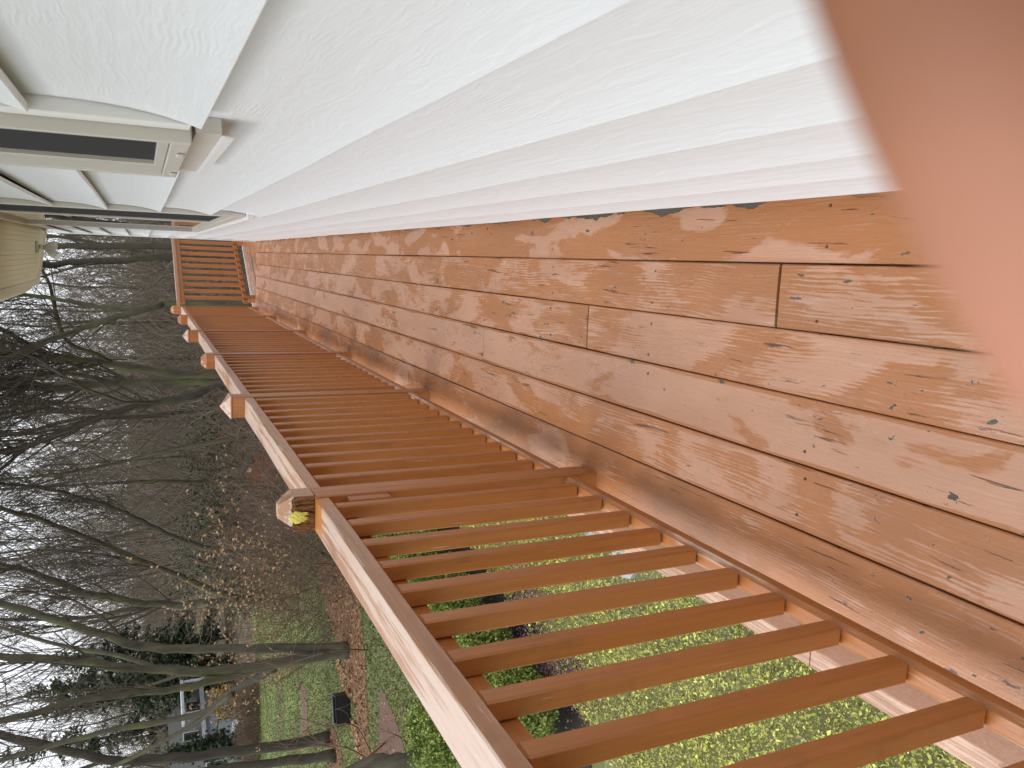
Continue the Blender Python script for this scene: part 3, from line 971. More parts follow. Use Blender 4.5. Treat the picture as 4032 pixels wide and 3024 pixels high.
for y in (y0+.11, y1-.12):
    part_box('screen_clip', M['alu'], win, y, y+.035, fo-.005, fo-.0003, z0+.009, z0+.019, .0015)
part_box('side_channel', M['trim'], win, y0-.044, y0-.0005, WALLX-.006, WALLX+.022, z0+.006, z1)
part_box('side_channel', M['trim'], win, y1+.0005, y1+.044, WALLX-.006, WALLX+.022, z0+.006, z1)
sill = MB(); sill.prism([(WALLX-.008, y0, z0-.002), (WALLX+.014, y0, z0+.002), (WALLX+.014, y0, z0-.034), (WALLX-.0065, y0, z0-.035)], (0, 0, 0), (0, .575, 0))
so = sill.build('sill', M['alu'], win)
fl = MB(); fl.prism([(WALLX-.0100, y0-.004, z0-.034), (WALLX-.0085, y0-.004, z0-.034), (WALLX-.0085, y0-.004, z0-.040), (WALLX-.0105, y0-.004, z0-.051), (WALLX-.0125, y0-.004, z0-.050), (WALLX-.0115, y0-.004, z0-.039)], (0, 0, 0), (0, .59, 0))
fl.build('drip_flashing', M['alu_white'], so)
fo, fi = WALLX-.010, WALLX+.05
# long window further on: screened half, glazed half
wroot = MB()
y0, y1, z0, z1 = W2['y0'], W2['y1'], W2['z0'], W2['z1']
ym = 4.72
wroot.box(fo, fi, y0, y0+.05, z0, z1, .003); wroot.box(fo, fi, y1-.05, y1, z0, z1, .003)
wroot.box(fo, fi, y0+.0505, y1-.0505, z0, z0+.045, .003); wroot.box(fo, fi, y0+.0505, y1-.0505, z1-.045, z1, .003)
wroot.box(fo+.003, fi-.01, ym-.03, ym+.03, z0+.0455, z1-.0455, .003)
win2 = wroot.build('window', M['alu'], house)
part_box('insect_screen', M['screen'], win2, y0+.08, ym-.031, fo+.012, fo+.0135, z0+.075, z1-.047, 0)
part_box('screen_frame', M['alu'], win2, y0+.051, y0+.079, fo+.006, fo+.016, z0+.047, z1-.047)
part_box('screen_frame', M['alu'], win2, y0+.0795, ym-.0315, fo+.0062, fo+.0162, z0+.047, z0+.074)
part_box('pane', M['glass'], win2, y0+.05, ym-.031, fo+.036, fo+.040, z0+.046, z1-.046, 0)
part_box('pane', M['glass'], win2, ym+.031, y1-.051, fo+.020, fo+.024, z0+.046, z1-.046, 0)
part_box('sill', M['alu_white'], win2, y0-.03, y1+.03, WALLX-.022, WALLX+.02, z0-.032, z0-.002, .003)

# floodlight under the eave
fp = atz(141, 971, SOFZ)
flood = empty('floodlight', tuple(fp))
tag(flood, 'twin-lamp outdoor floodlight hanging under the cream eave at the far end', 'floodlight')
mb = MB(); mb.tube([(fp[0], fp[1], SOFZ-.001), (fp[0], fp[1], SOFZ-.022)], .055, 16); mb.build('mounting_plate', M['alu'], flood, True)
mb = MB(); mb.tube([(fp[0], fp[1], SOFZ-.022), (fp[0], fp[1], SOFZ-.06)], .022, 12); mb.build('stem', M['alu'], flood, True)
for dx, dy, dz in ((-.060, -.04, -.095), (.012, .05, -.075)):
    c0 = np.array([fp[0], fp[1], SOFZ-.05]); c1 = c0+np.array([dx, dy, dz])*.45; c2 = c0+np.array([dx, dy, dz])*.8; c3 = c0+np.array([dx, dy, dz])*1.35
    mb = MB(); mb.tube([c0, c1, c2, c3], [.011, .017, .038, .042], 14); lamp = mb.build('lamp_head', M['alu'], flood, True)
    mb = MB(); dd = (c3-c2)/np.linalg.norm(c3-c2); mb.tube([c3+dd*.0005, c3+dd*.008, c3+dd*.014], [.038, .033, .015], 14); mb.build('lens', M['alu_white'], lamp, True)

# ------------------------------------------------------------------ vegetation builders
def tubes_np(P0, P1, r0, r1, sides):
    """separate tapered tubes for many segments at once"""
    P0 = np.asarray(P0, float); P1 = np.asarray(P1, float)
    n = len(P0)
    d = P1-P0; d /= np.linalg.norm(d, axis=1, keepdims=True)+1e-9
    ref = np.where(np.abs(d[:, 2:3]) < .9, np.array([[0, 0, 1.]]), np.array([[1., 0, 0]]))
    a = np.cross(d, ref); a /= np.linalg.norm(a, axis=1, keepdims=True)+1e-9
    b = np.cross(d, a)
    t = 2*np.pi*np.arange(sides)/sides
    ring = a[:, None, :]*np.cos(t)[None, :, None]+b[:, None, :]*np.sin(t)[None, :, None]
    V = np.concatenate([P0[:, None, :]+ring*np.asarray(r0)[:, None, None], P1[:, None, :]+ring*np.asarray(r1)[:, None, None]], 1).reshape(-1, 3)
    k = np.arange(sides); k2 = (k+1) % sides
    quad = np.stack([k, k2, k2+sides, k+sides], 1)
    F = (np.arange(n)[:, None, None]*2*sides+quad[None]).reshape(-1, 4)
    return V, F


class Twigs:
    def __init__(s): s.d = {}
    def poly(s, pts, r0, r1, sides):
        n = len(pts)-1
        L = s.d.setdefault(sides, [[], [], [], []])
        for i in range(n):
            L[0].append(pts[i]); L[1].append(pts[i+1])
            L[2].append(r0+(r1-r0)*i/n); L[3].append(r0+(r1-r0)*(i+1)/n)
    def build(s, name, mat, parent=None):
        Vs, Fs, n = [], [], 0
        for sides, L in s.d.items():
            V, F = tubes_np(*L, sides); Vs.append(V); Fs.append(F+n); n += len(V)
        o = link(name, mesh_np(name, np.concatenate(Vs), np.concatenate(Fs), True), mat, parent)
        if parent is not None: o['kind'] = 'stuff'
        return o


def unit(v): return v/(np.linalg.norm(v)+1e-9)


def grow(tw, p, d, length, rad, level, maxlev, up=.25, wob=.22, dens=1.0, minr=.003):
    """a branch that wanders, tapers and carries finer branches"""
    n = 4 if level < maxlev else 3
    pts = [p]; dirs = []
    for i in range(n):
        d = unit(d+rng.normal(0, wob, 3)+np.array([0, 0, up*.35]))
        dirs.append(d)
        p = p+d*length/n
        pts.append(p)
    tw.poly(pts, rad, max(rad*.35, minr), 5 if rad > .03 else 3)
    if level < maxlev:
        k = max(1, int(rng.integers(3, 6)*dens))
        for j in range(k):
            t = .2+.8*rng.random()
            i = min(int(t*n), n-1)
            q = pts[i]+(pts[i+1]-pts[i])*(t*n-i)
            side = rng.normal(0, 1, 3); side -= dirs[i]*side.dot(dirs[i]); side = unit(side)
            nd = unit(dirs[i]*.75+side*(.45+.4*rng.random())+np.array([0, 0, up]))
            grow(tw, q, nd, length*(.42+.25*rng.random()), max(rad*(.38+.2*rng.random()), minr), level+1, maxlev, up, wob, dens, minr)


def smooth_poly(pts, k=4):
    pts = [np.array(p, float) for p in pts]
    out = []
    for i in range(len(pts)-1):
        p0 = pts[max(i-1, 0)]; p1 = pts[i]; p2 = pts[i+1]; p3 = pts[min(i+2, len(pts)-1)]
        for j in range(k):
            t = j/k
            out.append(.5*((2*p1)+(-p0+p2)*t+(2*p0-5*p1+4*p2-p3)*t*t+(-p0+3*p1-3*p2+p3)*t**3))
    out.append(pts[-1])
    return out


def tree(label, base, stems, mat, twmat, nb=9, blen=2.6, lev=2, group=None, name='bare_tree', minr=.004, dens=1.0, up=.28, cat='tree', start=.3):
    """stems: list of (points, r0, r1); every stem carries branches"""
    root = empty(name, tuple(base))
    tag(root, label, cat, group)
    mb = MB(); tw = Twigs()
    for pts, r0, r1 in stems:
        sp = smooth_poly(pts, 5)
        n = len(sp)
        jit = [np.array([0, 0, 0.])]+[rng.normal(0, .10*r0, 3) for _ in range(n-1)]
        sp = [p+j*np.array([1, 1, .3]) for p, j in zip(sp, jit)]
        r0, r1 = r0*.76, r1*.66
        rad = [(r0+(r1-r0)*i/(n-1))*(1+.07*rng.standard_normal()) for i in range(n)]
        if pts[0] is base or np.linalg.norm(np.array(pts[0])-np.array(base)) < .8:
            rad[0] *= 1.7; rad[1] *= 1.2
        mb.tube(sp, rad, 8)
        tot = sum(np.linalg.norm(sp[i+1]-sp[i]) for i in range(n-1))
        k = int(1.5*nb*max(.5, tot/6))
        for _ in range(k):
            t = start+(1-start)*rng.random()
            i = min(int(t*(n-1)), n-2)
            q = sp[i]+(sp[i+1]-sp[i])*(t*(n-1)-i)
            dd = unit(sp[i+1]-sp[i])
            side = rng.normal(0, 1, 3); side -= dd*side.dot(dd); side = unit(side)
            nd = unit(dd*(.8+.7*rng.random())+side*(.45+.45*rng.random())+np.array([0, 0, up]))
            grow(tw, q, nd, blen*(.45+.8*rng.random())*(1.15-.4*t), max(rad[i]*(.14+.24*rng.random()), minr*1.5), 0, lev, up, .2, dens, minr)
    mb.build('trunk', mat, root, True)
    tw.build('crown', twmat, root)
    return root


def px(pts, Y, dy=0.0, zg=None):
    """stem given as photograph pixels at distance Y, drifting dy in depth towards the top"""
    n = len(pts)
    return [at(x, y, Y+dy*i/max(1, n-1)) for i, (x, y) in enumerate(pts)]


def extend(pts, length, k=3):
    """carry a stem on above the frame"""
    d = unit(pts[-1]-pts[-2]); p = pts[-1]
    out = list(pts)
    for i in range(k):
        d = unit(d+rng.normal(0, .1, 3)+np.array([0, 0, .12])); p = p+d*length/k; out.append(p)
    return out


q = lambda x, y: (x*.678, 2000+y*.678)
r3 = lambda x, y: (x*.422, 1200+y*.422)

# clump with five stems beside the mulch bed
b = atz(1372, 2555, GZ)
st = [
    (extend(px([(1372, 2553), q(1650, 815), q(1200, 815), q(800, 800), q(430, 680), q(0, 560)], b[1], 1.0), 4), .155, .06),
    (extend(px([(1372, 2562), q(1720, 880), q(1300, 945), q(900, 940), q(450, 895), q(0, 860)], b[1], -.6), 4), .16, .06),
    (extend(px([q(1620, 905), q(1300, 985), q(1040, 1045), q(500, 1110), q(0, 1240)], b[1], -1.2), 4), .12, .05),
    (extend(px([q(1600, 930), q(1350, 1070), q(1150, 1200), q(600, 1300), q(0, 1470)], b[1]+.3, 1.0), 4), .11, .045),
    (extend(px([q(1350, 1080), q(1100, 1270), q(700, 1480), q(420, 1600)], b[1]+.4, 1.5), 3), .075, .03),
    (extend(px([q(1000, 960), q(700, 860), q(350, 800), q(0, 690)], b[1], 1.2), 3), .07, .03),
]
tree('five-stemmed bare tree with lichen-green bark beside the brown mulch bed', b, st, M['bark'], M['twig'], 7, 2.4, 2, minr=.004)
# twin dark trunks further left
b = atz(1300, 2905, GZ)
tree('dark bare trunk leaning over the lawn left of the black planter', b,
     [(extend(px([(1302, 2905), q(1500, 1400), q(1000, 1450), q(700, 1470), q(350, 1400), q(0, 1320)], b[1], .8), 4), .17, .09),
      (px([q(600, 1470), q(330, 1560), q(0, 1640)], b[1]+.5, .8), .07, .03)], M['bark_dark'], M['twig'], 7, 2.2, 2)
b = atz(1322, 2975, GZ)
tree('dark bare trunk growing next to the leaning trunk, nearest the picture edge', b,
     [(extend(px([(1322, 2975), q(1600, 1480), q(1200, 1530), q(700, 1620), q(0, 1700)], b[1], .5), 4), .15, .08)], M['bark_dark'], M['twig'], 6, 2.0, 2)
# thick near trunk at the corner of the lawn
b = atz(1700, 2985, GZ)
tree('thick mossy trunk standing at the near corner of the lawn by the hedge', b,
     [(extend(px([(1705, 2985), (1560, 3000), (1420, 3035), (1200, 3090)], b[1], .3), 7, 6), .22, .05)], M['bark'], M['twig'], 3, 1.6, 2, start=.5)
# forked tree with a limb sweeping to the right
b = at(1010, 2366, 29)
b[2] = ground_z(b[0], b[1])
tree('forked bare tree with one limb sweeping right, behind the tan-leaved shrub', b,
     [(extend([b]+px([(983, 2366), (800, 2375), (678, 2383), (380, 2346), (136, 2258), (0, 2224)], 29, 1), 4), .24, .08),
      (extend(px([(930, 2356), (830, 2325), (732, 2278), (597, 2224), (475, 2176), (203, 2061), (0, 2000)], 28.9, -1.5), 4), .17, .06),
      (extend(px([(640, 2383), (480, 2405), (330, 2434), (0, 2440)], 29.4, 1), 4), .12, .05)], M['bark'], M['twig'], 10, 4.2, 3, minr=.007)
b = at(1030, 2180, 27); b[2] = ground_z(b[0], b[1])
tree('slender dark tree bending right above the tan-leaved shrub', b,
     [(extend([b]+px([(997, 2176), (834, 2163), (678, 2112), (563, 2054), (420, 1990), (200, 1930), (0, 1900)], 27, .8), 3), .13, .04)], M['bark_dark'], M['twig'], 9, 3.2, 3, minr=.006)
# big double-trunked tree beyond the middle of the railing
b = at(985, 1480, 27); b[2] = ground_z(b[0], b[1])
tree('big double-trunked tree with mossy bark beyond the middle of the railing', b,
     [(extend([b]+px([(900, 1490), (700, 1502), (549, 1504), (380, 1512), (169, 1529), (0, 1521)], 27, 1.0), 5), .235, .12),
      (extend([b+np.array([.25, .1, 0])]+px([(880, 1472), (675, 1470), (464, 1436), (295, 1415), (84, 1403), (0, 1400)], 26.8, -.8), 5), .19, .09),
      (extend(px([(400, 1497), (253, 1470), (84, 1490), (0, 1502)], 27, .8), 4), .11, .05),
      (extend(px([(450, 1432), (380, 1394), (262, 1343), (215, 1210), (195, 1120), (150, 1040)], 26.6, -2.5), 3), .085, .03),
      (extend(px([(190, 1395), (84, 1340), (0, 1297)], 26.4, -1), 4), .10, .05)], M['bark'], M['twig'], 11, 3.6, 3, minr=.006)
b = at(1000, 1470, 25); b[2] = ground_z(b[0], b[1])
tree('long dark trunk leaning left from behind the double-trunked tree', b,
     [(extend([b]+px([(899, 1505), (800, 1542), (700, 1571), (506, 1609), (380, 1651), (211, 1719), (84, 1761), (0, 1782)], 25, -1.2), 5), .19, .075),
      (extend(px([(130, 1745), (60, 1800), (0, 1850)], 24.2, -.5), 4), .07, .04)], M['bark_dark'], M['twig'], 16, 4.4, 3, minr=.006, up=.45)
b = at(960, 1725, 26); b[2] = ground_z(b[0], b[1])
tree('thin curving sapling left of the leaning dark trunk', b,
     [(extend([b]+px([(886, 1733), (633, 1777), (443, 1828), (200, 1870), (0, 1891)], 26, .6), 4), .085, .03)], M['bark'], M['twig'], 8, 2.8, 2, minr=.006)
b = at(930, 1195, 24); b[2] = ground_z(b[0], b[1])
tree('bare tree leaning left above the far corner of the railing', b,
     [(extend([b]+px([(690, 1195), (612, 1208), (422, 1259), (295, 1305), (120, 1370), (0, 1420)], 24, -1), 4), .15, .05),
      (extend(px([(560, 1218), (420, 1215), (250, 1180), (80, 1160), (0, 1150)], 24, .8), 4), .09, .04)], M['bark'], M['twig'], 13, 3.4, 3, minr=.005)
b = at(930, 978, 23); b[2] = ground_z(b[0], b[1])
tree('upright bare trunk just beyond the house corner, nearest the wall', b,
     [(extend([b]+px([(700, 972), (450, 968), (163, 972), (0, 978)], 23, .3), 4), .12, .07)], M['bark_dark'], M['twig'], 12, 3.0, 3, minr=.005)
b = at(930, 1030, 25); b[2] = ground_z(b[0], b[1])
tree('upright bare trunk beyond the end railing, left of the one nearest the wall', b,
     [(extend([b]+px([(700, 1010), (450, 1027), (163, 1042), (0, 1060)], 25, .3), 4), .15, .08)], M['bark_dark'], M['twig'], 12, 3.2, 3, minr=.005)

# woodland further back: every tree its own object, four kinds repeated
def wood_tree_mesh(seed, h, nb):
    mbs = MB(); tw = Twigs()
    pts = [np.zeros(3)]
    lean = rng.normal(0, .07, 2)
    for i in range(6):
        pts.append(np.array([lean[0]*h*(i+1)/6+rng.normal(0, .12), lean[1]*h*(i+1)/6+rng.normal(0, .12), h*(i+1)/6]))
    sp = smooth_poly(pts, 3); n = len(sp)
    r0 = .10+.07*rng.random()
    mbs.tube(sp, [r0*(1-.75*i/(n-1)) for i in range(n)], 6)
    for _ in range(nb):
        t = .12+.88*rng.random(); i = min(int(t*(n-1)), n-2)
        side = unit(np.append(rng.normal(0, 1, 2), .5+.9*rng.random()))
        grow(tw, sp[i], side, (1.3+2.6*rng.random())*(1.25-.7*t), .034*(1.2-.8*t), 0, 2, .3, .22, 1.0, .009)
    return mbs.mesh('trunk', True), tw


kinds = []
for k in range(5):
    me, tw = wood_tree_mesh(k, 11+3*k % 7, 30)
    me.materials.append(M['bark_dark'] if k % 2 else M['bark'])
    tmp = tw.build('crown', M['twig_grey'])
    kinds.append((me, tmp.data)); bpy.data.objects.remove(tmp)


def wood_tree(x, y, s, k, label, group):
    z = float(ground_z(x, y))-.1
    root = empty('bare_tree', (x, y, z)); tag(root, label, 'tree', group)
    root.rotation_euler = (0, 0, random.uniform(0, 6.28)); root.scale = (s, s, s)
    for nm_, me in (('trunk', kinds[k][0]), ('crown', kinds[k][1])):
        o = bpy.data.objects.new(nm_, me); COL.objects.link(o); o.parent = root


for i in range(66):
    y = 34+44*rng.random()**1.0
    x = -y*.70+(y*.70+4)*rng.random()
    if y < 50 and x < -.40*y: y += 22; x *= 1.2
    wood_tree(x, y, .62+.5*rng.random(), int(rng.integers(0, 5)), 'bare grey-brown tree among many in the woods behind the yard', 'bare trees of the woods behind the yard')

for i in range(14):
    y = 42+34*rng.random(); x = -y*(.75+.5*rng.random())
    wood_tree(x, y, .7+.5*rng.random(), int(rng.integers(0, 5)), 'bare grey-brown tree among many in the woods behind the yard', 'bare trees of the woods behind the yard')

# brushwood that fills the slope: reads as one mass
tw = Twigs()
for i in range(2700):
    y = 31+52*rng.random()
    x = -y*.72+(y*.72+5)*rng.random()
    if y < 56 and x < -.39*y: continue
    p = np.array([x, y, float(ground_z(x, y))])
    L = 1.6+4.2*rng.random()**1.5
    d0 = unit(np.array([rng.normal(0, .4), rng.normal(0, .4), 1]))
    grow(tw, p, d0, L, .022+.02*rng.random(), 0, 1, .15, .28, 1.2, .011)
for i in range(1300):
    y = 80+45*rng.random()
    x = -y*1.3+(y*1.3+6)*rng.random()
    p = np.array([x, y, float(ground_z(x, y))])
    grow(tw, p, unit(np.array([rng.normal(0, .2), rng.normal(0, .2), 1])), 3+7*rng.random(), .05, 0, 1, .2, .22, 1.2, .02)
tag(tw.build('woodland_brush', M['twig_grey']), 'dense grey-brown brushwood covering the slope behind the yard', 'brushwood', kind='stuff')
tw = Twigs()
for i in range(900):
    y = 15+16*rng.random()
    x = -y*.42+(y*.42+1.5)*rng.random()
    if x < -.40*y: continue
    p = np.array([x, y, float(ground_z(x, y))])
    L = 1.2+1.8*rng.random()
    d0 = unit(np.array([rng.normal(0, .7), rng.normal(0, .7), 1]))
    grow(tw, p, d0, L, .010+.008*rng.random(), 0, 1, -.12, .34, 1.3, .004)
tag(tw.build('bramble_thicket', M['bramble']), 'tangled brown bramble stems beyond the nearest railing posts', 'brambles', kind='stuff')


# leaves as small folded blades
def leaf_mesh(name, C, size, flat=.5, jit=.5, fold=.25):
    """C centres (n,3), size (n,): kite-shaped leaves with a folded midrib"""
    n = len(C)
    d = rng.normal(0, 1, (n, 3)); d[:, 2] *= flat; d /= np.linalg.norm(d, axis=1, keepdims=True)
    s = rng.normal(0, 1, (n, 3)); s -= d*(s*d).sum(1, keepdims=True); s /= np.linalg.norm(s, axis=1, keepdims=True)
    nn_ = np.cross(d, s)
    L = size[:, None]*(1+jit*rng.random((n, 1)))
    V = np.stack([C-d*L*.5, C+s*L*.28+nn_*L*fold*.5, C+d*L*.5, C-s*L*.28+nn_*L*fold*.5], 1).reshape(-1, 3)
    k = np.arange(n)[:, None]*4
    F = np.concatenate([k+np.array([[0, 1, 2]]), k+np.array([[0, 2, 3]])], 1).reshape(-1, 3)
    return mesh_np(name, V, F)


# tan-leaved shrubs standing in front of the lawn
def leafy_shrub(label, base, h, spread, nst, nleaf, leafsize):
    root = empty('leafy_shrub', tuple(base)); tag(root, label, 'shrub', 'shrubs holding dry tan leaves')
    tw = Twigs(); tips = []
    for i in range(nst):
        dd = unit(np.array([rng.normal(0, spread), rng.normal(0, spread), 1]))
        grow(tw, np.array(base)+rng.normal(0, .12, 3)*np.array([1, 1, 0]), dd, h*(.6+.5*rng.random()), .014, 0, 2, .1, .2, 1.2, .0035)
    tw.build('branches', M['bramble'], root)
    segs = tw.d[3]
    idx = rng.integers(0, len(segs[0]), nleaf)
    C = np.array(segs[1])[idx]+rng.normal(0, .03, (nleaf, 3))
    C = C[C[:, 2] > base[2]+.35*h]
    link('leaves', leaf_mesh('leaves', C, np.full(len(C), leafsize*1.3), .6), M['tanleaf'], root)['kind'] = 'stuff'
    return root


for k, (lab, xx, yy, Y, h, n) in enumerate([
        ('tan-leaved shrub left of the rotten post, nearest the handrail', 1330, 2290, 17.5, 2.5, 700),
        ('tan-leaved shrub in the middle of the thicket left of the rotten post', 1260, 2400, 19.5, 2.6, 620),
        ('thin tan-leaved shrub just right of the five-stemmed tree', 1300, 2500, 18.0, 2.3, 380),
        ('tan-leaved shrub directly above the rotten post top', 1290, 2170, 19.0, 2.3, 450)]):
    p = at(xx, yy, Y); p[2] = ground_z(p[0], p[1])
    leafy_shrub(lab, p, h, .42, 9, n, .055)

# arborvitae hedge below the deck
def cedar(label, x, y, h, w):
    root = empty('arborvitae_shrub', (x, y, GZ)); tag(root, label, 'shrub', 'evergreen shrubs of the hedge below the deck')
    mb = MB(); mb.tube([(x, y, GZ-.05), (x+.02, y, GZ+h*.5), (x, y+.02, GZ+h*.85)], [.03, .02, .008], 6); mb.build('stem', M['bark_dark'], root, True)
    n = 620
    t = rng.random(n)**.85
    ang = rng.random(n)*2*np.pi
    rad = w*(.5+.5*rng.random(n)**.4)*(1-.55*np.abs(t-.35))*(1+.18*np.sin(3*ang+x*7))
    base = np.stack([x+rad*np.cos(ang), y+rad*np.sin(ang), GZ+.16+t*h], 1)
    # each spray is a small fan of scale-leaf fingers
    per = 24
    out = np.stack([np.cos(ang), np.sin(ang), .55+.7*rng.random(n)], 1); out /= np.linalg.norm(out, axis=1, keepdims=True)
    C = (base[:, None, :]+out[:, None, :]*(rng.random((n, per, 1))*.16)+rng.normal(0, .034, (n, per, 3))).reshape(-1, 3)
    link('foliage', leaf_mesh('foliage', C, np.full(len(C), .026), 1.2, .9, .15), M['cedar'], root)['kind'] = 'stuff'


hx = [(-4.62, 7.0), (-4.52, 7.75), (-4.42, 8.5), (-4.36, 9.3), (-4.2, 10.15), (-4.05, 11.0), (-3.95, 11.9), (-3.85, 12.8), (-5.75, 8.6)]
hl = ['bright green arborvitae in the hedge, nearest the lower picture edge', 'second arborvitae of the hedge, counted from the nearest', 'third arborvitae of the hedge, counted from the nearest',
      'fourth arborvitae of the hedge, counted from the nearest', 'fifth arborvitae of the hedge, counted from the nearest', 'sixth arborvitae of the hedge, counted from the nearest',
      'seventh arborvitae of the hedge, counted from the nearest', 'last and farthest arborvitae of the hedge', 'yellow-green arborvitae standing alone by the lawn behind the handrail']
for k, ((x, y), lab) in enumerate(zip(hx, hl)):
    cedar(lab, x, y, (.46 if k < 2 else .62)+.2*rng.random(), .40)

# ground cover right below the railing
n = 225000
x = -5.0+3.6*rng.random(n); y = .2+11.3*rng.random(n)
keep = x > -4.95+.24*np.maximum(0, y-4)
x, y = x[keep], y[keep]
dens = np.sin(x*2.3+1)*np.cos(y*1.7)+np.sin(x*5.1+y*3.3)*.6+rng.normal(0, .7, len(x))
k = dens > -1.0
x, y = x[k], y[k]
C = np.stack([x, y, GZ+.02+.13*rng.random(len(x))*(.6+.8*np.clip(np.sin(x*4+y)*np.sin(y*3.1-x*2)+.3*np.sin(x*11)*np.sin(y*9), 0, 1))], 1)
tag(link('ground_cover', leaf_mesh('ground_cover', C, .010+.024*rng.random(len(C))**2.5, .8, .6), M['cover']), 'yellow-green ground cover plants in the bed below the deck', 'ground cover', kind='stuff')
n = 4200
cc = np.array([[-4.05, 6.5], [-3.62, 7.6], [-4.25, 7.25]])[rng.integers(0, 3, n)]
C = np.stack([cc[:, 0]+rng.normal(0, .17, n), cc[:, 1]+rng.normal(0, .32, n), GZ+.02+.16*rng.random(n)], 1)
tag(link('heather', leaf_mesh('heather', C, np.full(n, .024), 1.0, .6), M['heath']), 'dusty pink heather between the hedge and the ground cover', 'heather', kind='stuff')
# grass blades on the nearer lawn, dry leaves and chips
n = 130000
y = 8+25*rng.random(n)**1.25; x = -y*.35-(y*.75)*rng.random(n)**1.4
x = np.minimum(x, -5.4)
ko = outside_beds(x, y); x, y = x[ko], y[ko]; n = len(x)
C = np.stack([x, y, GZ+.01+.015*rng.random(n)], 1)
tag(link('grass', leaf_mesh('grass', C, .028+.025*rng.random(n), 1.6, .5, .1), M['grass']), 'short patchy grass of the lawn beyond the hedge', 'grass', kind='stuff')
n = 2600
y = 10+17*rng.random(n); x = -y*.74+(y*.42)*rng.random(n); x = np.minimum(x, -4.5)
C = np.stack([x, y, np.full(n, GZ+.03)], 1)
tag(link('fallen_leaves', leaf_mesh('fallen_leaves', C, np.full(n, .05), .25, .6), M['litter']), 'dry leaves scattered over the lawn', 'leaves', kind='stuff')
C = []
for i in range(2200):
    p = atz(1250+200*rng.random(), 2250+760*rng.random(), GZ)
    if not outside_beds(p[:1], p[1:2])[0]: p[2] = GZ+.03; C.append(p)
C = np.array(C)
tag(link('leaf_litter', leaf_mesh('leaf_litter', C, np.full(len(C), .06), .3, .8), M['litter']), 'brown leaf litter lying on the mulch bed', 'leaves', kind='stuff')
C = []
for (ax, ay), (bx_, by_) in (((1335, 2590), (1365, 2700)), ((1365, 2700), (1385, 2740)), ((1398, 2840), (1425, 2990))):
    for i in range(260):
        t = rng.random(); p = atz(ax+(bx_-ax)*t+rng.normal(0, 4), ay+(by_-ay)*t, GZ); p[2] = GZ+.03+.03*rng.random(); C.append(p)
C = np.array(C)
tag(link('wood_chips', leaf_mesh('wood_chips', C, np.full(len(C), .07), .35, .8), M['chips']), 'pale wood chips along the edge of the mulch bed', 'wood chips', kind='stuff')

# evergreens
def spruce(label, x, y, h, w, group='dark evergreens by the neighbouring houses'):
    z = float(ground_z(x, y))
    root = empty('spruce_tree', (x, y, z)); tag(root, label, 'tree', group)
    mb = MB(); mb.tube([(x, y, z-.1), (x, y, z+h*.5), (x, y, z+h)], [.16, .09, .02], 7); mb.build('trunk', M['bark_dark'], root, True)
    tw = Twigs(); C = []
    for i in range(110):
        t = .06+.92*rng.random()
        ang = rng.random()*6.283; L = w*(1-t)*(.7+.5*rng.random())+.25
        p = np.array([x, y, z+h*t]); dd = np.array([math.cos(ang), math.sin(ang), .1])
        pts = [p+dd*L*s+np.array([0, 0, -.28*L*s*s]) for s in (0, .33, .66, 1)]
        tw.poly(pts, .02, .006, 3)
        m_ = int(40*L)
        s = rng.random((m_, 1)); C.append(p+dd*L*s+np.array([0, 0, -.28*L])*s*s+rng.normal(0, .13, (m_, 3))*np.array([1, 1, .7]))
    tw.build('branches', M['bark_dark'], root)
    C = np.concatenate(C)
    link('foliage', leaf_mesh('foliage', C, np.full(len(C), .17), .6, .7), M['spruce'], root)['kind'] = 'stuff'


def eshrub(label, x, y, h, w, mat='shrubleaf', name='evergreen_shrub', nlf=650, size=.12, group='evergreen shrubs in the woods'):
    z = float(ground_z(x, y))
    root = empty(name, (x, y, z)); tag(root, label, 'shrub', group)
    tw = Twigs()
    for i in range(10):
        grow(tw, np.array([x, y, z]), unit(np.array([rng.normal(0, .6), rng.normal(0, .6), 1])), h*.8, .02, 0, 1, .2, .2, 1, .006)
    tw.build('branches', M['bark_dark'], root)
    u = rng.normal(0, 1, (nlf, 3)); u /= np.linalg.norm(u, axis=1, keepdims=True)
    rr = (.45+.55*rng.random((nlf, 1))**.5)*(1+.22*np.sin(4*u[:, :1]*3+u[:, 1:2]*5))
    C = np.array([x, y, z+h*.5])+u*rr*np.array([w*.5, w*.5, h*.5])
    link('leaves', leaf_mesh('leaves', C, np.full(nlf, size), .8, .6), M[mat], root)['kind'] = 'stuff'


for lab, xx, yy, Y, h, w in [('dark spruce between the white house and the five-stemmed tree', 990, 2490, 44, 8.5, 2.2),
                            ('dark spruce partly hidden behind the five-stemmed tree', 985, 2590, 42, 9.5, 2.4),
                            ('dark spruce at the right end of the blue-grey house', 985, 2665, 43, 9, 1.6),
                            ('slim evergreen standing in front of the blue-grey house wall', 1000, 2905, 36.5, 3.6, .6),
                            ('tall evergreen towering over the blue-grey house roof', 960, 2800, 62, 14, 3.0)]:
    p = at(xx, yy, Y); spruce(lab, p[0], p[1], h, w)
for lab, xx, yy, Y, h, w in [('evergreen shrub low in the woods right of the slender dark tree', 930, 2110, 33, 3.2, 3.0),
                            ('evergreen shrub behind the limb of the forked tree', 880, 2270, 36, 3.4, 2.6),
                            ('green shrub in the woods above the rust-red hut', 900, 1830, 37, 2.6, 4.0),
                            ('green shrub in the woods left of the rust-red hut', 940, 2010, 34, 2.2, 3.0),
                            ('green shrub at the foot of the forked tree', 985, 2330, 30, 1.6, 1.8),
                            ('green shrub beyond the second railing post', 930, 1640, 35, 2.0, 3.4)]:
    p = at(xx, yy, Y); eshrub(lab, p[0], p[1], h, w)
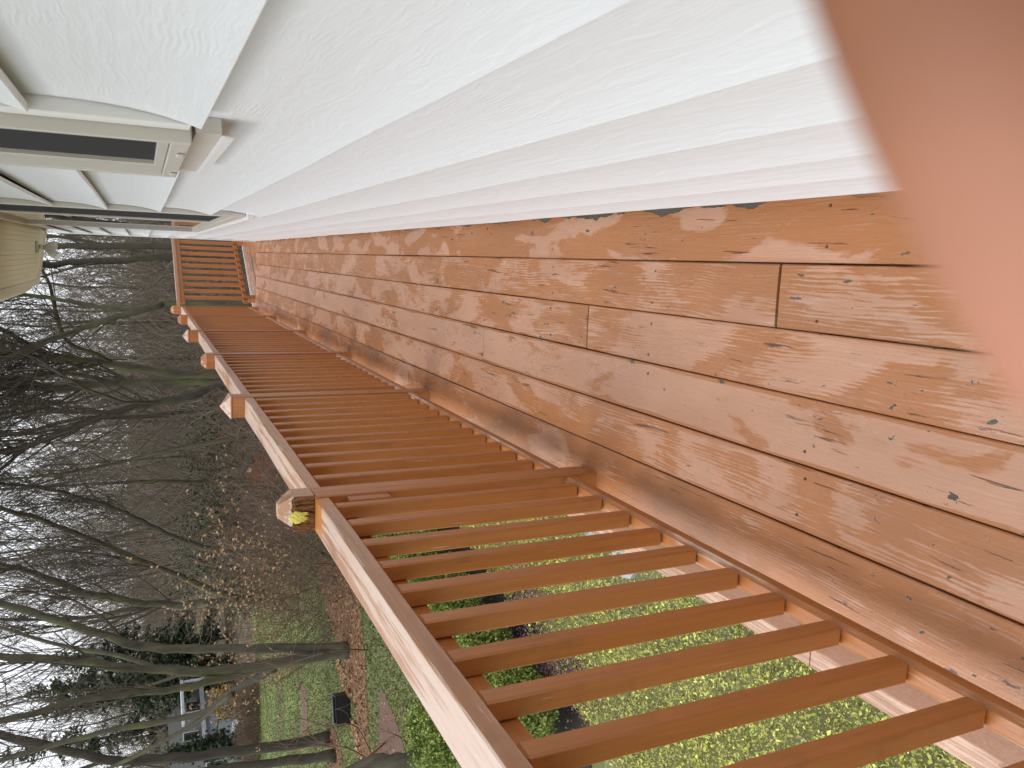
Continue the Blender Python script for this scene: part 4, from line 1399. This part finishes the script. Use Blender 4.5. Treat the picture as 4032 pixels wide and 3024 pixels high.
p = at(985, 2745, 36.5); eshrub('golden bush against the blue-grey house wall', p[0], p[1], 1.8, 1.7, 'goldbush', 'golden_bush', 900, .11, 'bushes along the neighbouring house')
# brown hedge row at the far edge of the lawn
tw = Twigs()
for i in range(420):
    t = rng.random(); p = at(1030, 2600+430*t, 31.5+1.2*rng.random()); p[2] = ground_z(p[0], p[1])
    grow(tw, p, unit(np.array([rng.normal(0, .4), rng.normal(0, .4), 1])), .5+.5*rng.random(), .012, 0, 1, .2, .3, 1, .006)
tag(tw.build('lawn_edge_hedge', M['bramble']), 'low leafless brown hedge along the far edge of the lawn', 'hedge', kind='stuff')

# ------------------------------------------------------------------ neighbouring houses
M['blue_siding'] = None
def nsiding(name, col):
    n = N(name); p = n.pos()
    w = n.math('FRACT', n.math('MULTIPLY', n.sep(p, 2), 7.0))
    n.set(color=n.mix(n.noise(p, 1, 3), tuple(c*.94 for c in col), tuple(min(1, c*1.06) for c in col)), rough=.55, spec=.3, normal=n.bump(w, .6, .02))
    return n.m
M['blue_siding'] = nsiding('blue_grey_clapboard', (.50, .56, .64))
M['pale_siding'] = nsiding('off_white_clapboard', (.66, .67, .66))


def nhouse(label, A, B, zb, zt, depth, wallmat, wins, ridge=1.6, extra=None):
    """gabled house whose front runs from A to B (plan points)"""
    A = np.array([A[0], A[1], 0.]); B = np.array([B[0], B[1], 0.])
    ux = unit(B-A); L = np.linalg.norm(B-A); un = np.array([-ux[1], ux[0], 0])
    if un[1] < 0: un = -un
    root = empty('neighbour_house', (A[0], A[1], zb)); tag(root, label, 'house')
    def blk(name, mat, s0, s1, n0, n1, z0, z1, parent=root):
        mb = MB(); mb.prism([A+ux*s0+un*n0, A+ux*s1+un*n0, A+ux*s1+un*n1, A+ux*s0+un*n1], (0, 0, z0), (0, 0, z1)); return mb.build(name, mat, parent)
    blk('wall', wallmat, 0, L, 0, depth, zb-.3, zt)
    mb = MB()
    o = .35
    prof = [(-o, zt-.05), (depth/2, zt+ridge), (depth+o, zt-.05), (depth+o, zt+.08), (depth/2, zt+ridge+.16), (-o, zt+.08)]
    mb.prism([A-ux*o+un*n+np.array([0, 0, z]) for n, z in prof], (0, 0, 0), ux*(L+2*o)); rf = mb.build('roof', M['roof'], root)
    blk('fascia', M['ntrim'], -o, L+o, -o-.03, -o, zt-.12, zt+.085, rf)
    mb = MB(); mb.prism([A+ux*.01+un*n+np.array([0, 0, z]) for n, z in [(0.02, zt), (depth-.02, zt), (depth/2, zt+ridge-.05)]], (0, 0, 0), ux*(L-.02)); mb.build('gable', wallmat, root)
    for c_ in (0, L-.12): blk('corner_trim', M['ntrim'], c_, c_+.12, -.02, -.002, zb, zt-.13)
    for (s, z, w, h) in wins:
        f = blk('window', M['ntrim'], s, s+w, -.05, -.003, z, z+h)
        blk('pane', M['glass'], s+.05, s+w/2-.02, -.06, -.051, z+.05, z+h-.05, f)
        blk('pane', M['glass'], s+w/2+.02, s+w-.05, -.06, -.051, z+.05, z+h-.05, f)
    return root, blk


pa = at(1000, 2690, 41); pb = at(1000, 2985, 38)
zb = float(ground_z(pa[0], pa[1]))
zt = at(800, 2830, 39.5)[2]
nh, blk = nhouse('blue-grey clapboard house with white trim beyond the far lawn', pb, pa, zb, zt, 6, M['blue_siding'],
                 [(1.0, zb+1.5, .9, 1.1), (2.6, zb+1.6, .8, .8), (4.4, zb+1.5, .9, 1.1)], 1.4)
L = np.linalg.norm(pa[:2]-pb[:2])
porch = blk('porch_roof', M['ntrim'], L-1.6, L+.2, -1.4, -.04, zb+2.5, zb+2.62)
for s in (L-1.55, L+.08): blk('porch_post', M['ntrim'], s, s+.1, -1.35, -1.25, zb, zb+2.5)
st_ = blk('steps', M['trim'], .5, 1.6, -1.2, -.01, zb-.1, zb+.35)
blk('steps', M['trim'], .5, 1.6, -1.6, -1.21, zb-.1, zb+.17)
for s in (.48, 1.58): blk('stair_rail', M['bark_dark'], s, s+.05, -1.6, -.02, zb+1.0, zb+1.06); blk('stair_post', M['bark_dark'], s, s+.05, -1.6, -1.54, zb+.1, zb+1.0)
pa = at(960, 2380, 62); pb = at(960, 2500, 60)
zb = float(ground_z(pa[0], pa[1])); zt = at(765, 2450, 61)[2]
nhouse('off-white house glimpsed through the trees right of the dark spruces', pb, pa, zb, zt, 6, M['pale_siding'], [(.8, zb+1.2, .9, 1.1), (3.0, zb+1.2, .9, 1.1)], 1.5)
pa = at(1010, 3010, 37); pb = at(1010, 3110, 37)
zb = float(ground_z(pa[0], pa[1])); zt = at(860, 3050, 37)[2]
nhouse('pale house at the very left of the yard behind the dark twin trunks', pb, pa, zb, zt, 5, M['pale_siding'], [(1.6, zb+.9, .8, .9)], 1.2)

# ------------------------------------------------------------------ small yard things
# black planter trough
c0 = atz(1376, 2785, GZ)
bx = empty('black_planter', tuple(c0)); tag(bx, 'black plastic planter trough lying beside the brown mulch bed', 'planter')
ax_ = unit(np.array([-.95, -.30, 0])); an = np.array([-ax_[1], ax_[0], 0])
def pblk(name, mat, s0, s1, n0, n1, z0, z1, par=bx):
    mb = MB(); mb.prism([c0+ax_*s0+an*n0, c0+ax_*s1+an*n0, c0+ax_*s1+an*n1, c0+ax_*s0+an*n1], (0, 0, z0), (0, 0, z1)); return mb.build(name, mat, par)
pblk('front_panel', M['blackplastic'], -.32, .32, .125, .15, .02, .33); pblk('back_panel', M['blackplastic'], -.32, .32, -.15, -.125, .02, .33)
pblk('end_panel', M['blackplastic'], -.32, -.295, -.1245, .1245, .02, .33); pblk('end_panel', M['blackplastic'], .295, .32, -.1245, .1245, .02, .33)
pblk('soil', M['blackplastic'], -.294, .294, -.124, .124, .02, .24)
pblk('rim', M['blackplastic'], -.335, .335, .1505, .165, .30, .335); pblk('rim', M['blueplastic'], -.335, .335, -.165, -.1505, .30, .345)
# rust-red hut in the brambles
c0 = at(1070, 1855, 27); c0[2] = ground_z(c0[0], c0[1])
hut = empty('rust_red_hut', tuple(c0)); tag(hut, 'small rust-red wooden hut with a white notice, half hidden in the brambles', 'hut')
hx0, hx1 = c0[0]-.38, c0[0]+.36
hz = c0[2]
m2 = MB(); m2.prism([(hx0, c0[1], hz), (hx1, c0[1], hz), (hx1, c0[1], hz+.75), ((hx0+hx1)/2, c0[1], hz+1.05), (hx0, c0[1], hz+.75)], (0, 0, 0), (0, .7, 0)); m2.build('wall', M['rust'], hut)
m2 = MB(); xm = (hx0+hx1)/2
m2.prism([(hx0-.06, c0[1]-.05, hz+.70), (xm, c0[1]-.05, hz+1.06), (hx1+.06, c0[1]-.05, hz+.70), (hx1+.06, c0[1]-.05, hz+.74), (xm, c0[1]-.05, hz+1.11), (hx0-.06, c0[1]-.05, hz+.74)], (0, 0, 0), (0, .8, 0)); m2.build('roof', M['bark_dark'], hut)
box_obj('notice', M['trim'], hut, xm+.02, xm+.16, c0[1]-.012, c0[1]-.002, hz+.78, hz+.90)
# orange pole leaning in the shrubs at the edge of the yard
pA, pB = atz(1515, 2925, GZ), at(1360, 3075, 11.0)
m2 = MB(); m2.tube([pA, (pA+pB)/2+np.array([0, 0, .05]), pB], [.018, .02, .018], 8)
tag(m2.build('orange_pole', M['orange'], None, True), 'thin orange pole leaning across the brown dirt path', 'pole')
# pale stepping stones below the deck edge
for k, (x, y, lab) in enumerate([(-2.50, 6.35, 'pale stepping stone below the deck edge, the farther one'), (-2.52, 5.75, 'pale stepping stone below the deck edge, the nearer one')]):
    m2 = MB(); pts = [(x+.24*math.cos(t)*(1+.1*math.sin(3*t+k)), y+.2*math.sin(t), 0) for t in np.linspace(0, 6.283, 11)[:-1]]
    m2.prism(pts, (0, 0, GZ-.02), (0, 0, GZ+.06)); tag(m2.build('stepping_stone', M['concrete']), lab, 'stone', 'stepping stones below the deck')

# leafless arching branches that cross the lower left of the view, rooted in the yard
def arching(label, basepx, path, Y, r):
    bz = atz(*basepx, GZ)
    pts = [bz]+px(path, Y)
    root = empty('arching_shrub', tuple(bz)); tag(root, label, 'shrub', 'leafless shrubs in front of the lawn')
    mb = MB(); sp = smooth_poly(pts, 5); n = len(sp); mb.tube(sp, [r*(1-.75*i/(n-1)) for i in range(n)], 6); mb.build('main_stem', M['bramble'], root, True)
    tw = Twigs()
    for _ in range(7):
        i = int(rng.integers(n//4, n-1)); dd = unit(sp[i+1]-sp[i]); side = unit(np.cross(dd, rng.normal(0, 1, 3)))
        grow(tw, sp[i], unit(dd+side*.8), .9*(.4+rng.random()), r*.35, 0, 1, .05, .25, .7, .003)
    tw.build('twigs', M['bramble'], root)


arching('leafless shrub arching over the bright lawn near the black planter', (1470, 2990), [(1400, 2860), (1290, 2860), (1180, 2830), (1080, 2850)], 13.5, .018)
arching('leafless shrub with buds in front of the twin dark trunks', (1480, 3010), [(1380, 2950), (1290, 2930), (1210, 2880), (1240, 2780)], 13.0, .016)
arching('leafless shrub crossing in front of the five-stemmed tree', (1450, 2560), [(1330, 2560), (1180, 2600), (1100, 2640), (1020, 2700)], 13.8, .016)
arching('leafless shrub reaching up beside the rotten post', (1420, 2240), [(1250, 2220), (1120, 2250), (1000, 2230)], 14.5, .016)
arching('leafless shrub arching out behind the handrail toward the mulch bed', (1640, 2960), [(1570, 2900), (1500, 2870), (1440, 2800)], 10.5, .012)

# ------------------------------------------------------------------ the photographer's hand, one finger close to the lens
def skin_mat():
    n = N('skin'); p = n.pos()
    f = n.ramp(n.noise(p, 38, 2), .3, .7); g = n.noise(p, 700, 2)
    tipd = n.t.nodes.new('ShaderNodeVectorMath'); tipd.operation = 'DISTANCE'; n.put(tipd.inputs[0], p); tipd.inputs[1].default_value = tuple(camp(.0345, -.0035, .037))
    tip = n.math('SUBTRACT', 1.0, n.ramp(tipd.outputs['Value'], .008, .034))
    c = n.mix(f, (.22, .088, .042), (.38, .165, .088))
    c = n.mix(n.math('MULTIPLY', tip, .8), c, (.66, .31, .215))
    n.set(color=c, rough=.55, spec=.22, sss=.12, normal=n.bump(g, .15, .0006))
    n.b.inputs['Subsurface Radius'].default_value = (.006, .002, .001)
    return n.m


def camp(x, y, dpt):
    """point from lens-relative metres: right in the picture, up in the picture, forward"""
    return np.array([0, 0, CAMZ])+CX*x+CY*y+FW*dpt


hv, he, hr = [], [], []
def J(x, y, dpt, r, prev=None):
    hv.append(camp(x, y, dpt)); hr.append(r)
    if prev is not None: he.append((prev, len(hv)-1))
    return len(hv)-1
wr = J(.085, .100, -.075, .024)
J(.140, .112, -.150, .027, wr); J(.210, .118, -.235, .031, len(hv)-1)
palm = J(.058, .088, -.030, .022, wr)
k1 = J(.022, .070, .006, .0125, palm)
a = J(.0135, .043, .032, .0098, k1); a = J(.0250, .0160, .038, .0092, a); J(.0345, -.0035, .037, .0082, a)
k2 = J(.042, .078, .010, .0125, palm)
a = J(.050, .052, .040, .0098, k2); a = J(.066, .030, .034, .0092, a); J(.074, .018, .020, .0080, a)
k3 = J(.062, .086, .006, .012, palm)
a = J(.074, .062, .034, .0094, k3); a = J(.088, .042, .028, .0088, a); J(.094, .030, .014, .0078, a)
k4 = J(.080, .094, -.004, .0110, palm)
a = J(.094, .074, .018, .0082, k4); a = J(.104, .058, .014, .0078, a); J(.108, .048, .004, .0070, a)
th0 = J(.046, .064, -.044, .0125, palm)
a = J(.030, .042, -.040, .0105, th0); J(.018, .022, -.034, .0095, a)
hme = bpy.data.meshes.new('hand'); hme.from_pydata([tuple(p) for p in hv], he, []); hme.materials.append(skin_mat())
hand = bpy.data.objects.new('hand', hme); COL.objects.link(hand)
sk = hand.modifiers.new('skin', 'SKIN'); sk.use_smooth_shade = True
for i, v in enumerate(hme.skin_vertices[0].data):
    v.radius = (hr[i], hr[i]); v.use_root = (i == palm)
ss = hand.modifiers.new('sub', 'SUBSURF'); ss.levels = 2; ss.render_levels = 3
tag(hand, 'blurred finger of a hand held very close in front of the lens', 'hand')
